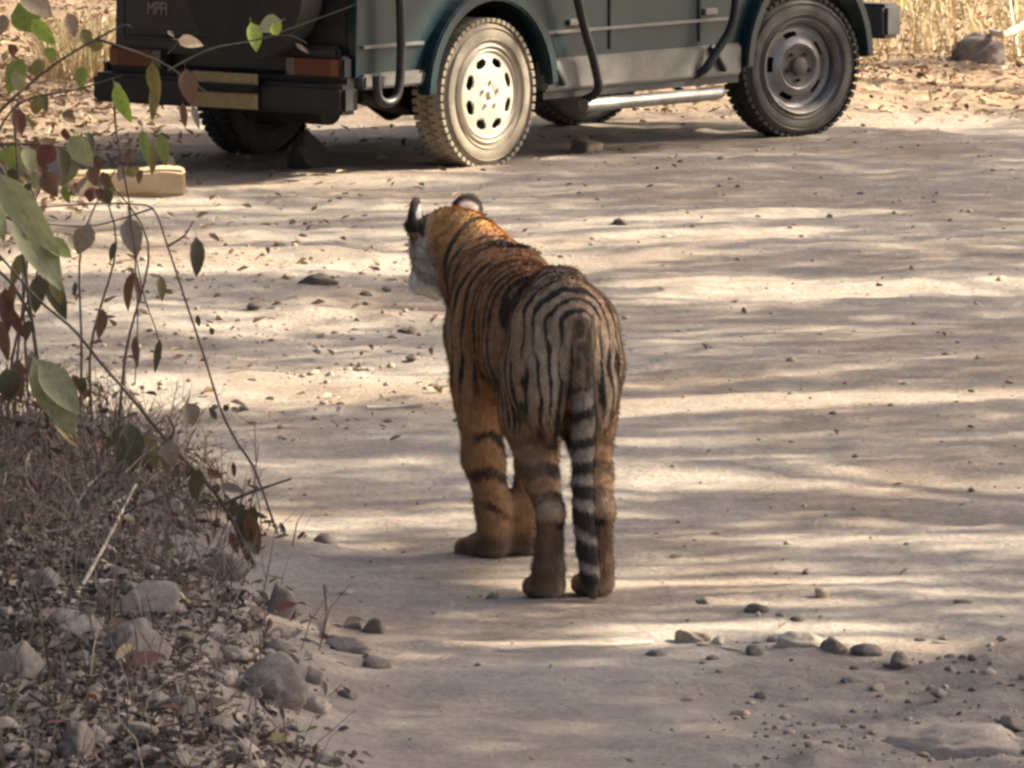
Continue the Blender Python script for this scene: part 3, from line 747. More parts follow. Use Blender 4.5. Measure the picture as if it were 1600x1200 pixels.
b = BM(); b.box((BX1+.10, 0, .52), (.14, 1.50, .17)); b.build('front_bumper', simple('grey_bumper', (.065, .065, .068), .5, var=.25), jeep, bevel=.02)
b = BM(); b.box((1.9, 0, .36), (.5, .5, .2)); b.build('gearbox_guard', chassis_m, jeep)
# seats, windscreen frame, roll bar
for (x, y, z) in ((1.15, -.36, .66), (1.15, .36, .66), (.35, 0, .95), (-.5, 0, 1.12)):
    wdt = .48 if y else 1.2
    b = BM(); b.box((x, y, z), (.46, wdt, .12)); se = b.build('seat', seatm, jeep, bevel=.03)
    b = BM(); b.box((x-.24, y, z+.32), (.10, wdt, .55)); b.build('seat_back', seatm, se, bevel=.03)
b = BM()
for y in (-1, 1): b.tube([(1.74, y*.64, 1.0), (1.58, y*.62, 1.50)], .02, 8)
b.tube([(1.58, -.62, 1.50), (1.58, .62, 1.50)], .02, 8); b.tube([(1.735, -.64, 1.03), (1.735, .64, 1.03)], .02, 8); b.build('windscreen_frame', blackm, jeep, True)
b = BM(); b.box((1.66, 0, 1.265), (.006, 1.22, .44), Matrix.Rotation(-.31, 3, 'Y')); gm_, gt_, gb_ = mat_new('windscreen_glass'); gb_.inputs['Transmission Weight'].default_value = 1; gb_.inputs['Roughness'].default_value = .02; gb_.inputs['IOR'].default_value = 1.45; b.build('windscreen', gm_, jeep)
b = BM(); b.tube(spline([(-.70, -.80, 1.5), (-.70, -.6, 1.72), (-.70, .6, 1.72), (-.70, .80, 1.5)], 5), .021, 8); b.build('roll_bar', blackm, jeep, True)
b = BM(); b.tube(spline([(.42, -.82, 1.5), (.42, -.6, 1.72), (.42, .6, 1.72), (.42, .82, 1.5)], 5), .021, 8); b.build('roll_bar', blackm, jeep, True)

# wheels: axis along local Y, outer face at -Y
def make_wheel(kind, mt_side, mt_tread, rim_m):
    wl = bpy.data.objects.new('wheel', None); wl.empty_display_size = .2
    h = WW/2; R = WR
    pr = [(.222, -h+.020), (.235, -h+.004), (.262, -h-.006), (.295, -h-.004), (.318, -h+.008), (.332, -h+.026), (.336, -h+.05), (.337, 0), (.336, h-.05), (.332, h-.026), (.318, h-.008), (.29, h), (.235, h-.005), (.222, h-.02), (.20, h-.03), (.20, -h+.03)]
    b = BM(); b.lathe(pr, 72, close=True); ty = b.build('tyre', mt_side, None, True); ty.parent = wl
    b = BM()                                                       # moulded rings on the sidewall
    for r_ in (.250, .305): b.lathe([(r_-.004, -h-.002), (r_, -h-.009), (r_+.004, -h-.002)], 64)
    rg = b.build('sidewall_ring', mt_side, wl, True)
    b = BM(); nb = 56
    for k in range(nb):
        a = 2*math.pi*k/nb; Rm = Matrix.Rotation(-a, 3, 'Y')
        for (yy, wx, sk) in ((-h+.028, .05, 0), (-.030, .048, .5), (.030, .048, 0), (h-.028, .05, .5)):
            A = Matrix.Rotation(-(a+sk*2*math.pi/nb), 3, 'Y')
            c = A@Vector((R-.004, yy, 0)); b.box(c, (.018, wx, .026 if abs(yy) > .05 else .030), A)
    tr = b.build('tread_block', mt_tread, wl); tag(tr, kind='stuff')
    if kind == 'hubcap':
        # domed white wheel with eight oval holes near its edge
        def dome(r): return -h+.012-.018*(1-(r/.19)**2)+(.012 if r < .045 else 0)
        nr = [0.0, .02, .045, .06, .09, .115, .129, .134, .139, .144, .149, .154, .159, .164, .169, .174, .19, .20, .212]; na = 160; V = []; F = []
        for r in nr:
            for k in range(na):
                a = 2*math.pi*k/na; V.append((r*math.cos(a), dome(r) if r < .195 else -h+.002+(.01 if r > .205 else 0), r*math.sin(a)))
        def inhole(r, a):
            q = (a-math.radians(22.5)+math.pi/8) % (math.pi/4)-math.pi/8; return ((r-.150)/.021)**2+((q*.150)/.036)**2 < 1.05
        for i in range(len(nr)-1):
            rm = (nr[i]+nr[i+1])/2
            for k in range(na):
                if inhole(rm, 2*math.pi*(k+.5)/na): continue
                k2 = (k+1) % na; F.append((i*na+k, i*na+k2, (i+1)*na+k2, (i+1)*na+k))
        b = BM(); b.add(V, F); b.lathe([(.212, -h+.012), (.222, -h-.004), (.230, -h+.006), (.224, -h+.03)], 72); rm_ = b.build('rim', rim_m, wl, True)
        sm = rm_.modifiers.new('thickness', 'SOLIDIFY'); sm.thickness = .006; sm.offset = 0
        b = BM(); b.lathe([(0, -h+.06), (.21, -h+.06)], 32); b.build('brake_backing', darkhole, wl)
        for k in range(5):
            a = 2*math.pi*k/5+math.pi/2; b = BM(); b.lathe([(0, -.012), (.009, -.012), (.011, .006), (.017, .008)], 8, Matrix.Translation((.058*math.cos(a), -h-.006, .058*math.sin(a)))); b.build('lug_nut', simple('worn_nut', (.50, .45, .38), .5), wl) if k == 0 else b.build('lug_nut', bpy.data.materials['worn_nut'], wl)
        b = BM(); b.lathe([(0, -h-.018), (.016, -h-.016), (.022, -h-.004), (.03, -h+.0)], 20); b.build('hub_cap', bpy.data.materials['worn_nut'], wl, True)
    else:
        nr = [(.232, -h+.004), (.226, -h-.006), (.214, -h+.006), (.206, -h+.045), (.190, -h+.058), (.180, -h+.058)]
        b = BM(); b.lathe(nr, 64); b.build('rim_barrel', rim_m, wl, True)
        nr2 = [.180, .168, .156, .144, .130, .110, .100]; zz = [.058, .056, .050, .042, .032, .024, .030]; na = 80; V = []; F = []
        for r, z in zip(nr2, zz):
            for k in range(na): a = 2*math.pi*k/na; V.append((r*math.cos(a), -h+z, r*math.sin(a)))
        for i in range(len(nr2)-1):
            for k in range(na):
                q = ((2*math.pi*(k+.5)/na-math.radians(30)+math.pi/5) % (2*math.pi/5)-math.pi/5)*.16
                if abs(q) < .036 and i in (1, 2): continue
                k2 = (k+1) % na; F.append((i*na+k, i*na+k2, (i+1)*na+k2, (i+1)*na+k))
        b = BM(); b.add(V, F); b.build('rim', rim_m, wl, True)
        b = BM(); b.lathe([(0, -h+.10), (.205, -h+.10)], 32); b.build('brake_backing', darkhole, wl)
        b = BM(); b.lathe([(.101, -h+.030), (.098, -h+.026), (.085, -h+.034), (.045, -h+.036), (.042, -h+.012), (.03, -h+.004), (0, -h+.002)], 40); b.build('hub', hubm, wl, True)
        for k in range(5):
            a = 2*math.pi*k/5+math.pi/2+.63; b = BM(); b.lathe([(0, -.010), (.009, -.010), (.010, .006)], 6, Matrix.Translation((.068*math.cos(a), -h+.026, .068*math.sin(a)))); b.build('lug_nut', darkhole, wl)
    return wl
def put_wheel(wl, x, y, side, steer=0):
    C.objects.link(wl); wl.parent = jeep; wl.location = (x, y, WR-.006)
    wl.rotation_euler = (0, 0, (0 if side < 0 else math.pi)+steer)
def copy_wheel(src):
    c = src.copy()
    for ch in src.children:
        d = ch.copy(); C.objects.link(d); d.parent = c
    return c
w1 = make_wheel('hubcap', dusty, dusty, whiterim); put_wheel(w1, 0, -HALF+WW/2, -1); w1['label'] = 'white rear wheel caked in pale dust'
w2 = make_wheel('steel', halfd, rubber, greyrim)
w3 = copy_wheel(w2); w4 = copy_wheel(w2)
put_wheel(w2, WB, -HALF+WW/2, -1, -math.radians(17)); w2['label'] = 'grey steel front wheel turned outward'
put_wheel(w3, 0, HALF-WW/2, 1); put_wheel(w4, WB, HALF-WW/2, 1, -math.radians(17))
# sun falls on the rear wheel, the sill and the bumper end; the body and front wheel are shaded
LIGHTSPOTS.append((G(230, 285, .08), .55, 1.0)); LIGHTSPOTS.append((G(150, 285, .08), .5, .9)); LIGHTSPOTS.append((G(1540, 90, .3), .5, 1.0))
for (x, z, r, op) in ((-.7, .8, .3, .03), (.2, .95, .3, .03), (1.0, .65, .3, .03), (1.9, .8, .3, .03), (1.1, 1.1, .4, .03), (-.5, 1.1, .35, .03), (0, .36, .46, 1.0), (.75, .40, .12, .4), (1.25, .42, .12, .2), (1.6, .42, .1, .5), (-.65, .5, .14, .45), (.6, .85, .28, .05), (1.3, .85, .32, .06), (WB, .45, .36, .06), (WB, .14, .14, .35), (3.1, .6, .14, .5)):
    LIGHTSPOTS.append((jw((x, -.75, z)), r, op))
# ------------------------------------------------------------------ roadside trees whose crowns shade the track
bark = simple('bark', (.16, .12, .09), .95, var=.5, scale=9, bump=.8, bscale=30)
leafm = colmat('crown_leaf', .6, .2, 8)
def in_spots(x, y):
    f = np.full(x.shape, -1.0)
    for (P, r, op) in LIGHTSPOTS:
        q = sunproj(P); d = np.hypot(x-q[0], (y-q[1]))
        f = np.where(d < r, op, f)
    return f
N = 360000
gxs = RNG.uniform(-5.2, 5.2, N); gys = RNG.uniform(17.0, 52, N)
op = openness(gxs, gys); f = in_spots(gxs, gys)
# light foliage edges: the crowns thin out beyond the frame
edge = sstep(3.6, 5.2, np.abs(gxs))*.5
base_thin = (.02+np.clip(.07+.05*fbm(gxs*.22, gys*.9, 0, 40, 3), .02, .22))*(1-.6*sstep(23.0, 21.0, gys))
T_ = np.maximum(np.maximum(op, base_thin), edge); T_ = np.where(f >= 0, f, T_)          # share of the sunlight let through
keep = RNG.uniform(0, 1, N) < -np.log(np.clip(T_, .012, 1))/4.0
gxs, gys = gxs[keep], gys[keep]; n = len(gxs)
hh = 7.6+1.3*vnoise(gxs*.5, gys*.5, 0, 44)+RNG.uniform(-.7, .7, n)
lx = gxs+hh*KX; ly = gys+hh*KY
TREES = [(10.9, 19.5), (11.6, 25.5), (12.2, 31.5), (11.4, 38.0), (12.6, 45.0), (12.0, 52.0)]
tid = np.argmin(np.stack([(ly-ty-2.0)**2+.15*(lx-tx)**2 for (tx, ty) in TREES]), 0)
ltv = np.array([(-.5, 0, 0), (-.15, .28, .03), (.25, .24, .03), (.5, 0, -.02), (.25, -.24, .03), (-.15, -.28, .03)]); ltf = np.array([(0, 1, 4, 5), (1, 2, 3, 4)])
ltf = np.array([(0, 3, 2, 1), (0, 5, 4, 3)])
for k, (tx, ty) in enumerate(TREES):
    s = tid == k; m_ = int(s.sum())
    if m_ == 0: continue
    P = np.stack([lx[s], ly[s], hh[s]], 1)
    sz = RNG.uniform(.08, .15, m_)
    M = rotmats(RNG.uniform(0, 6.28, m_), RNG.normal(0, .45, m_), RNG.normal(0, .45, m_), np.stack([sz, sz*.8, sz], 1))
    base = np.array([(.07, .11, .03), (.10, .12, .035), (.13, .11, .05)])[RNG.integers(0, 3, m_)]*RNG.uniform(.7, 1.3, (m_, 1))
    t_ = empty('roadside_tree', (tx, ty, hzs(tx, ty)))
    V, F, Cv = scatter(ltv, ltf, M, P-np.array([tx, ty, hzs(tx, ty)]), base)
    cr = obj('crown', mesh_np('crown', V, F, leafm, False, Cv), t_); tag(cr, kind='stuff')
    b = BM(); top = Vector((RNG.uniform(-.3, .3), RNG.uniform(-.2, .2), 6.2))
    b.tube(spline([(0, 0, -.1), (.06, .03, .9), (-.05, .05, 3.8), top], 4), [.26-.10*i/12 for i in range(13)], 12)
    b.build('trunk', bark, t_, True)
    lb = BM(); idx = RNG.choice(m_, min(14, m_), replace=False)
    for q in idx:
        e = Vector(P[q])-Vector((tx, ty, hzs(tx, ty))); st = Vector((0, 0, RNG.uniform(4.2, 6.1))); mid_ = st.lerp(e, .5)+Vector((0, 0, .5))
        pts = spline([st, mid_, e], 5); lb.tube(pts, [.05*(1-i/11)+.008 for i in range(11)], 6)
    lb.build('limb', bark, t_, True)
    tag(t_, 'tall green roadside tree whose crown throws dappled shade over the track', 'tree', 'shade trees along the right of the track')

# ------------------------------------------------------------------ unseen forest trees, added behind the viewer and to the left to cut skylight
src = [o for o in C.objects if o.name.startswith('roadside_tree') and o.parent is None][:4]
fr = random.Random(3)
def crown_shape(seed, n=5200):
    r = np.random.default_rng(seed); c = []
    for q in range(9): c.append((r.normal(0, 1.4), r.normal(0, 1.4), r.uniform(3.6, 8.0), r.uniform(1.1, 1.9)))
    c = np.array(c); w_ = r.integers(0, 9, n); d = r.normal(0, 1, (n, 3)); d /= np.linalg.norm(d, axis=1)[:, None]
    P = c[w_, :3]+d*(c[w_, 3]*r.uniform(.55, 1, n)**.5)[:, None]; s = r.uniform(.25, .5, n)
    M = rotmats(r.uniform(0, 6.28, n), r.normal(0, .6, n), r.normal(0, .6, n), np.stack([s, s*.8, s], 1))
    V, F, Cv = scatter(ltv, ltf, M, P, np.array([(.05, .075, .022), (.07, .085, .03), (.09, .075, .04)])[r.integers(0, 3, n)]*r.uniform(.7, 1.3, (n, 1)))
    return mesh_np('crown', V, F, leafm, False, Cv), c
protos = [crown_shape(91+i) for i in range(3)]
spots_ = [(x_, -34-fr.uniform(0, 8)) for x_ in range(-28, 30, 6)]+[(-7.5-fr.uniform(0, 3), y_) for y_ in range(-4, 62, 5)]+[(-12-fr.uniform(0, 4), y_+2) for y_ in range(-4, 62, 7)]+[(-3.6, 41.0), (-4.8, 36.5)]  # last pair added to block the sky over the vehicle
trm = {}
for i, (x_, y_) in enumerate(spots_):
    me, cc = protos[i % 3]; t_ = empty('added_forest_tree', (x_, y_, hzs(x_, y_)), fr.uniform(0, 6.28))
    sc_ = fr.uniform(.9, 1.35); t_.scale = (sc_, sc_, sc_)
    o = obj('crown', me, t_); tag(o, kind='stuff')
    if i % 3 not in trm:
        b = BM(); b.tube(spline([(0, 0, -.1), (.1, 0, 1.5), (0, .1, 3.2), (0, 0, 5.0)], 4), [.22-.10*q/12 for q in range(13)], 10)
        for k in range(7): b.tube(spline([(0, 0, 2.4+.3*k), tuple(np.array((0, 0, 3.0+.2*k))*.5+cc[k, :3]*.5), tuple(cc[k, :3])], 4), [.06-.005*q for q in range(9)], 6)
        o2 = b.build('trunk', bark, t_, True); trm[i % 3] = o2.data
    else: obj('trunk', trm[i % 3], t_)
    tag(t_, 'leafy forest tree out of view, added back from the track to cut the skylight', 'tree', 'unseen forest trees added around the clearing')
# ------------------------------------------------------------------ leafy shrubs at the left edge
stemm = simple('shrub_stem', (.115, .085, .065), .85, var=.4, scale=30)
stemg = simple('green_stem', (.15, .16, .09), .8, var=.4, scale=30)
LEAFC = {'pale': (.25, .265, .155), 'green': (.16, .21, .055), 'dark': (.075, .07, .04), 'olive': (.15, .135, .05), 'brown': (.13, .075, .045), 'red': (.115, .045, .035), 'dry': (.24, .185, .14), 'cream': (.62, .50, .33), 'bright': (.24, .34, .06), 'grey': (.21, .175, .14)}
def leaf_mat(name, col):
    m, t, b = mat_new('leaf_'+name); tc = nd(t, 'ShaderNodeTexCoord'); o = tc.outputs['Object']
    n = noise_n(t, 7, 5, .65, o); c = mixc(t, ramp(t, n, .35, .7), col, tuple(q*.62 for q in col)); c = mixc(t, ramp(t, noise_n(t, 16, 3, .6, o), .62, .75), c, (.13, .085, .045))
    t.links.new(c, b.inputs['Base Color']); b.inputs['Roughness'].default_value = .55
    tr = nd(t, 'ShaderNodeBsdfTranslucent'); t.links.new(c, tr.inputs[0]); mx = nd(t, 'ShaderNodeMixShader'); mx.inputs[0].default_value = .25
    t.links.new(b.outputs[0], mx.inputs[1]); t.links.new(tr.outputs[0], mx.inputs[2]); t.links.new(mx.outputs[0], t.nodes['Material Output'].inputs[0]); return m
LM = {k: leaf_mat(k, tuple(q*f for q, f in zip(v, (1.45, 1.35, 1.2)))) for k, v in LEAFC.items()}
def leaf_mesh(col, curl, seed, pointy=1.0):
    """unit-length leaf along +X from its stalk, width 1 (scaled per leaf), folded along the midrib and curling down"""
    r = random.Random(seed); N_ = 7; V = []; F = []
    for i in range(N_):
        t = i/(N_-1); wv = (math.sin(math.pi*min(1, t**.80*1.0))**.75)*(1-.25*t*pointy)*.5 if 0 < i < N_-1 else .012
        zz = -curl*t*t; tw = r.uniform(-.06, .06)
        V += [(t*(1-.25*curl*t), -wv, zz+wv*.45+tw*wv), (t*(1-.25*curl*t), 0, zz), (t*(1-.25*curl*t), wv, zz+wv*.45-tw*wv)]
    for i in range(N_-1):
        a = 3*i; F += [(a, a+1, a+4, a+3), (a+1, a+2, a+5, a+4)]
    V += [(-.16, -.012, .02), (-.16, .012, .02), (0, .014, 0), (0, -.014, 0)]; n = len(V); F.append((n-4, n-3, n-2, n-1))
    return mesh_np('leaf', np.array(V), np.array(F), LM[col], True)
_lm = {}
def get_leaf(col, k):
    if (col, k) not in _lm: _lm[(col, k)] = leaf_mesh(col, (.1, .35, .7)[k], hash((col, k)) % 1000 if False else k*7+len(col))
    return _lm[(col, k)]
def add_leaf(plant, x0, y0, x1, y1, wpx, col, Yd, curl=None, face=None):
    """stalk end and tip given in photo pixels at world distance Yd"""
    a = PY(x0, y0, Yd); b_ = PY(x1, y1, Yd); dd = random.uniform(-.35, .35)
    d = b_-a; L = d.length; d = (d.normalized()+Vector((0, dd, 0))).normalized(); L2 = L/max(.5, math.sqrt(1-min(.7, dd*dd/(1+dd*dd))))
    wd = wpx/(13000/Yd)
    nrm = Vector((random.uniform(-.5, .5), -1, random.uniform(.2, .9))); nrm -= nrm.dot(d)*d; nrm.normalize(); sdv = nrm.cross(d)
    me = get_leaf(col, random.randrange(3) if curl is None else curl)
    o = bpy.data.objects.new('leaf', me); M = Matrix((d, sdv, nrm)).transposed().to_4x4()
    M.translation = a-plant.location
    o.matrix_local = M@Matrix.Diagonal((L2, wd*1.15, wd*1.0, 1)); link(o, plant); o.matrix_local = M@Matrix.Diagonal((L2, wd*1.15, wd*1.0, 1))
    return o
def add_stem(plant, pts, Yd, r0, r1, mat=None):
    """pts: photo pixels (x, y) with optional dY"""
    P = [PY(p[0], p[1], Yd+(p[2] if len(p) > 2 else 0))-plant.location for p in pts]
    P = spline(P, 5); n = len(P); b = BM(); b.tube(P, [r0+(r1-r0)*i/(n-1) for i in range(n)], 6)
    return b.build('stem', mat or stemm, plant, True)
def plant_at(name, px, py, label, Yd=None):
    g = GG(px, py) if Yd is None else PY(px, py, Yd)
    if Yd is not None: g.z = hzs(g.x, g.y)
    return tag(empty(name, g), label, 'shrub')
# -- the tall sapling with one upright stem
YA = 23.6
pA = plant_at('sapling', 92, 868, 'spindly sapling with an upright stem and drooping pale green and brown leaves, left edge', YA)
add_stem(pA, [(92, 878), (88, 812), (75, 662), (62, 587), (49, 494), (37, 400), (30, 300), (22, 180)], YA, .008, .004)
add_stem(pA, [(49, 494), (15, 440), (-30, 400)], YA, .006, .004)
add_stem(pA, [(80, 735), (140, 715), (240, 712), (300, 730)], YA, .004, .002)
add_stem(pA, [(70, 640), (30, 625), (-30, 600)], YA, .004, .003)
add_stem(pA, [(75, 670), (20, 655), (-40, 640)], YA, .004, .003)
for L in [(52, 560, 135, 690, 62, 'pale'), (60, 570, 128, 650, 50, 'pale'), (50, 548, 54, 612, 22, 'grey'), (10, 575, 18, 635, 38, 'dark'), (28, 560, 34, 628, 22, 'brown'), (112, 585, 146, 628, 15, 'brown'), (128, 590, 133, 618, 13, 'dark'),
          (82, 655, 137, 707, 18, 'olive'), (196, 664, 152, 712, 16, 'dark'), (200, 660, 212, 742, 40, 'dark'), (215, 682, 246, 738, 36, 'olive'), (192, 676, 184, 752, 15, 'dark'), (228, 705, 232, 750, 24, 'dark'), (250, 715, 262, 742, 10, 'brown'),
          (70, 425, 104, 505, 30, 'dark'), (62, 428, 54, 495, 26, 'dark'), (82, 430, 98, 480, 22, 'olive'), (45, 500, 38, 540, 14, 'dark'), (8, 450, 14, 520, 26, 'red'), (12, 478, 42, 535, 18, 'red'), (0, 500, 14, 570, 20, 'brown'), (36, 395, 18, 450, 20, 'olive'), (22, 440, 12, 500, 16, 'brown'),
          (92, 800, 140, 826, 28, 'olive'), (170, 790, 130, 800, 26, 'olive'), (150, 795, 168, 822, 20, 'brown'), (112, 812, 92, 832, 18, 'dark')]:
    add_leaf(pA, *L, YA+random.uniform(-.12, .12))
# -- arching branch crossing the sapling
YB = 23.2
pB = plant_at('shrub', 400, 880, 'thin bare shrub arching leftwards over the litter with a few dark dead leaves', YB)
add_stem(pB, [(398, 885), (350, 790), (305, 735), (262, 690), (200, 615), (160, 570), (115, 515), (60, 468), (0, 400), (-40, 360)], YB, .0065, .0035)
add_stem(pB, [(262, 692), (272, 672), (262, 650)], YB, .006, .003)
add_stem(pB, [(262, 692), (266, 730), (270, 770)], YB, .004, .002)
add_stem(pB, [(345, 790), (390, 770), (455, 748)], YB, .006, .003)
add_stem(pB, [(110, 850), (200, 800), (300, 755)], YB, .005, .003)
for L in [(264, 688, 272, 732, 30, 'grey'), (290, 630, 314, 672, 30, 'grey'), (312, 732, 298, 788, 25, 'dark'), (322, 738, 352, 746, 14, 'brown'), (345, 758, 382, 768, 15, 'grey'), (330, 640, 345, 630, 10, 'dark'), (350, 632, 358, 648, 10, 'dark'), (338, 655, 326, 635, 10, 'dark'),
          (376, 785, 388, 880, 26, 'dark'), (388, 800, 404, 872, 26, 'brown'), (398, 790, 380, 850, 22, 'dark'), (368, 780, 354, 822, 16, 'dark'), (340, 755, 332, 778, 14, 'dark'), (360, 830, 372, 870, 14, 'brown'), (384, 845, 408, 868, 16, 'dark'), (300, 880, 280, 905, 30, 'red')]:
    add_leaf(pB, *L, YB+random.uniform(-.1, .1))
# -- thin drooping whip
YC = 23.8
pC = plant_at('whip_shoot', 445, 850, 'long thin bare whip bent over towards the left with small hanging leaves', YC)
add_stem(pC, [(445, 868), (400, 740), (370, 690), (345, 640), (320, 560), (290, 470), (262, 385), (240, 328), (205, 319), (150, 318), (75, 323), (-20, 330)], YC, .0042, .0022)
add_stem(pC, [(263, 384), (288, 368), (302, 345)], YC, .004, .002)
add_stem(pC, [(240, 325), (150, 352), (70, 350)], YC, .003, .002)
add_stem(pC, [(200, 322), (222, 450), (245, 520), (252, 560)], YC, .0025, .0015)
for L in [(200, 340, 215, 402, 34, 'grey'), (306, 370, 312, 442, 24, 'dark'), (250, 430, 254, 472, 15, 'olive'), (180, 378, 171, 412, 11, 'dark'), (205, 420, 224, 482, 12, 'brown'), (208, 424, 190, 500, 18, 'brown'), (160, 482, 154, 532, 20, 'brown'), (211, 525, 215, 575, 13, 'brown'), (250, 530, 242, 584, 12, 'dark'), (308, 492, 312, 514, 8, 'dark'), (328, 512, 336, 528, 9, 'dark'), (118, 440, 115, 465, 8, 'dark'), (140, 350, 118, 402, 34, 'grey'), (105, 372, 140, 392, 26, 'pale')]:
    add_leaf(pC, *L, YC+random.uniform(-.1, .1))
# -- nearer bush whose big leaves hang in from the left
YD = 21.6
pD = plant_at('broadleaf_bush', -130, 1010, 'broad leaved bush with large pale green leaves reaching in from the left edge', YD)
add_stem(pD, [(-130, 1010), (-110, 700), (-70, 420), (-15, 262), (10, 278)], YD, .016, .006)
add_stem(pD, [(-70, 420), (-20, 340), (25, 345)], YD, .008, .004)
for L in [(0, 272, 98, 408, 50, 'pale'), (22, 335, 108, 452, 58, 'pale'), (40, 345, 100, 430, 40, 'green'), (70, 378, 118, 400, 30, 'green'), (-40, 300, 20, 380, 50, 'pale')]:
    add_leaf(pD, *L, YD+random.uniform(-.1, .1), curl=1)
# -- upper spray of leaves in front of the vehicle
YE = 24.6
pE = plant_at('leaning_shrub', -60, 880, 'leaning shrub with bright green and yellowing leaves against the parked vehicle', YE)
add_stem(pE, [(-60, 890), (-70, 500), (-30, 230), (60, 120), (180, 45), (205, 42)], YE, .008, .0025)
add_stem(pE, [(150, 60), (240, 92), (290, 122), (335, 152)], YE, .005, .002)
add_stem(pE, [(262, 110), (330, 76), (400, 62), (500, 28), (560, 5)], YE, .0035, .0015, stemg)
add_stem(pE, [(262, 84), (282, 62)], YE, .003, .002)
add_stem(pE, [(400, 62), (450, 55), (480, 68)], YE, .003, .002)
add_stem(pE, [(178, 130), (181, 200), (192, 262), (206, 350), (215, 480), (211, 600)], YE, .004, .002)
add_stem(pE, [(-30, 230), (40, 225), (110, 232), (215, 235)], YE, .005, .002)
add_stem(pE, [(-40, 300), (20, 170), (120, 140), (190, 118)], YE, .005, .002)
for L in [(28, 5, 58, 62, 46, 'green'), (50, 30, 88, 72, 26, 'bright'), (30, -10, 95, 22, 40, 'dry'), (36, 92, 8, 150, 34, 'green'), (22, 110, 40, 158, 20, 'pale'), (128, 103, 127, 142, 20, 'green'), (180, 132, 206, 198, 24, 'bright'), (178, 128, 192, 150, 12, 'pale'), (238, 96, 246, 165, 24, 'olive'), (246, 125, 238, 190, 18, 'olive'), (290, 108, 302, 168, 30, 'brown'), (285, 160, 290, 205, 12, 'brown'), (300, 165, 312, 202, 12, 'grey'), (278, 62, 322, 68, 20, 'cream'), (262, 48, 274, 58, 7, 'grey'),
          (392, 35, 402, 82, 26, 'bright'), (440, 32, 402, 48, 30, 'pale'), (425, 36, 436, 56, 22, 'bright'), (462, 68, 484, 84, 7, 'dry'), (222, 203, 236, 262, 17, 'green'), (250, 208, 262, 268, 20, 'green'), (238, 225, 240, 285, 14, 'olive'), (110, 212, 148, 268, 36, 'pale'), (138, 205, 144, 245, 14, 'dark'), (82, 225, 60, 262, 32, 'red'), (92, 232, 108, 282, 26, 'dark'), (14, 225, 30, 268, 40, 'green'), (36, 232, 62, 272, 30, 'pale'), (118, 250, 96, 290, 24, 'olive'), (140, 262, 150, 292, 20, 'brown'), (160, 268, 172, 298, 18, 'brown'), (70, 268, 90, 308, 30, 'brown'), (20, 262, 10, 300, 24, 'dark'),
          (20, 170, 40, 215, 26, 'red'), (60, 150, 52, 190, 20, 'olive'), (105, 20, 118, 60, 24, 'dry'), (128, 45, 140, 75, 22, 'olive'), (155, 60, 142, 88, 20, 'olive'), (10, 25, -6, 60, 30, 'dry'), (85, 75, 70, 100, 24, 'green'), (100, 200, 106, 226, 14, 'red'), (200, 262, 210, 285, 14, 'olive'), (222, 265, 212, 290, 12, 'brown')]:
    add_leaf(pE, *L, YE+random.uniform(-.25, .25))
# -- low thicket between: many small dark and dry leaves on low shoots
YF = 25.2
pF = plant_at('low_thicket', 40, 800, 'low thicket of brown and green leaves in front of the cut pale log', YF)
for q in range(7):
    x = random.uniform(-60, 180); y0 = 800+random.uniform(-10, 20)
    add_stem(pF, [(x, y0), (x+random.uniform(-20, 20), 560), (x+random.uniform(-40, 60), 380), (x+random.uniform(-40, 80), 260)], YF+random.uniform(-.3, .3), .006, .002)
for q in range(58):
    x = random.triangular(-20, 290, 20); y = random.uniform(225, 310) if q < 40 else random.uniform(60, 220)
    if q >= 40: x = random.uniform(-20, 110)
    if x > 190 and y > 268: continue
    a = random.uniform(.4, 2.7); L = random.uniform(18, 40)
    add_leaf(pF, x, y, x+L*math.cos(a), y+L*math.sin(a), random.uniform(10, 22), random.choice(['brown', 'dark', 'olive', 'grey', 'red', 'pale', 'green', 'dry']), YF+random.uniform(-.3, .3))

# ------------------------------------------------------------------ dry twigs and grass on the bank (past counting)
def blades(n, px, py, hmin, hmax, wmin, wmax, lean, cols, name, mat):
    """thin curved three-sided slivers rooted at ground points"""
    n = len(px); z = hz(px, py); a = RNG.uniform(0, 6.28, n); h = RNG.uniform(hmin, hmax, n); wv = RNG.uniform(wmin, wmax, n); l = RNG.uniform(.1, lean, n)*h; b2 = RNG.uniform(0, 6.28, n)
    base = np.stack([px, py, z-.01], 1); sdv = np.stack([np.cos(b2), np.sin(b2), 0*a], 1)*wv[:, None]
    ld = np.stack([np.cos(a), np.sin(a), 0*a], 1)
    m1 = base+ld*(l*.35)[:, None]+np.array((0, 0, 1))*(h*.55)[:, None]; m2 = base+ld*l[:, None]+np.array((0, 0, 1))*(h*RNG.uniform(.75, 1.0, n))[:, None]
    V = np.stack([base-sdv, base+sdv, m1+sdv*.8, m1-sdv*.8, m2+sdv*.25, m2-sdv*.25], 1).reshape(-1, 3)
    F = np.array([(0, 1, 2, 3), (3, 2, 4, 5)])[None]+(np.arange(n)*6)[:, None, None]
    c = np.array(cols)[RNG.integers(0, len(cols), n)]*RNG.uniform(.6, 1.35, (n, 1))
    return mesh_np(name, V, F.reshape(-1, 4), mat, False, np.repeat(c, 6, axis=0))
grassm = colmat('dry_grass', .85, .3, 30, translucent=.2); twigm = colmat('dead_twig', .9, .4, 30)
def bank_pts(n, y0=18.0, y1=27.0, thr=.35):
    x = RNG.uniform(-2.4, .1, n); y = RNG.uniform(y0, y1, n); b = bank(x, y); k = RNG.uniform(0, 1, n) < b*b; return x[k], y[k]
x, y = bank_pts(20000); k = RNG.uniform(0, 1, len(y)) < .18+.6*sstep(22.0, 24.0, y); x, y = x[k], y[k]
k = fbm(x*3, y*3, 0, 70, 3) > -.25; x, y = x[k], y[k]
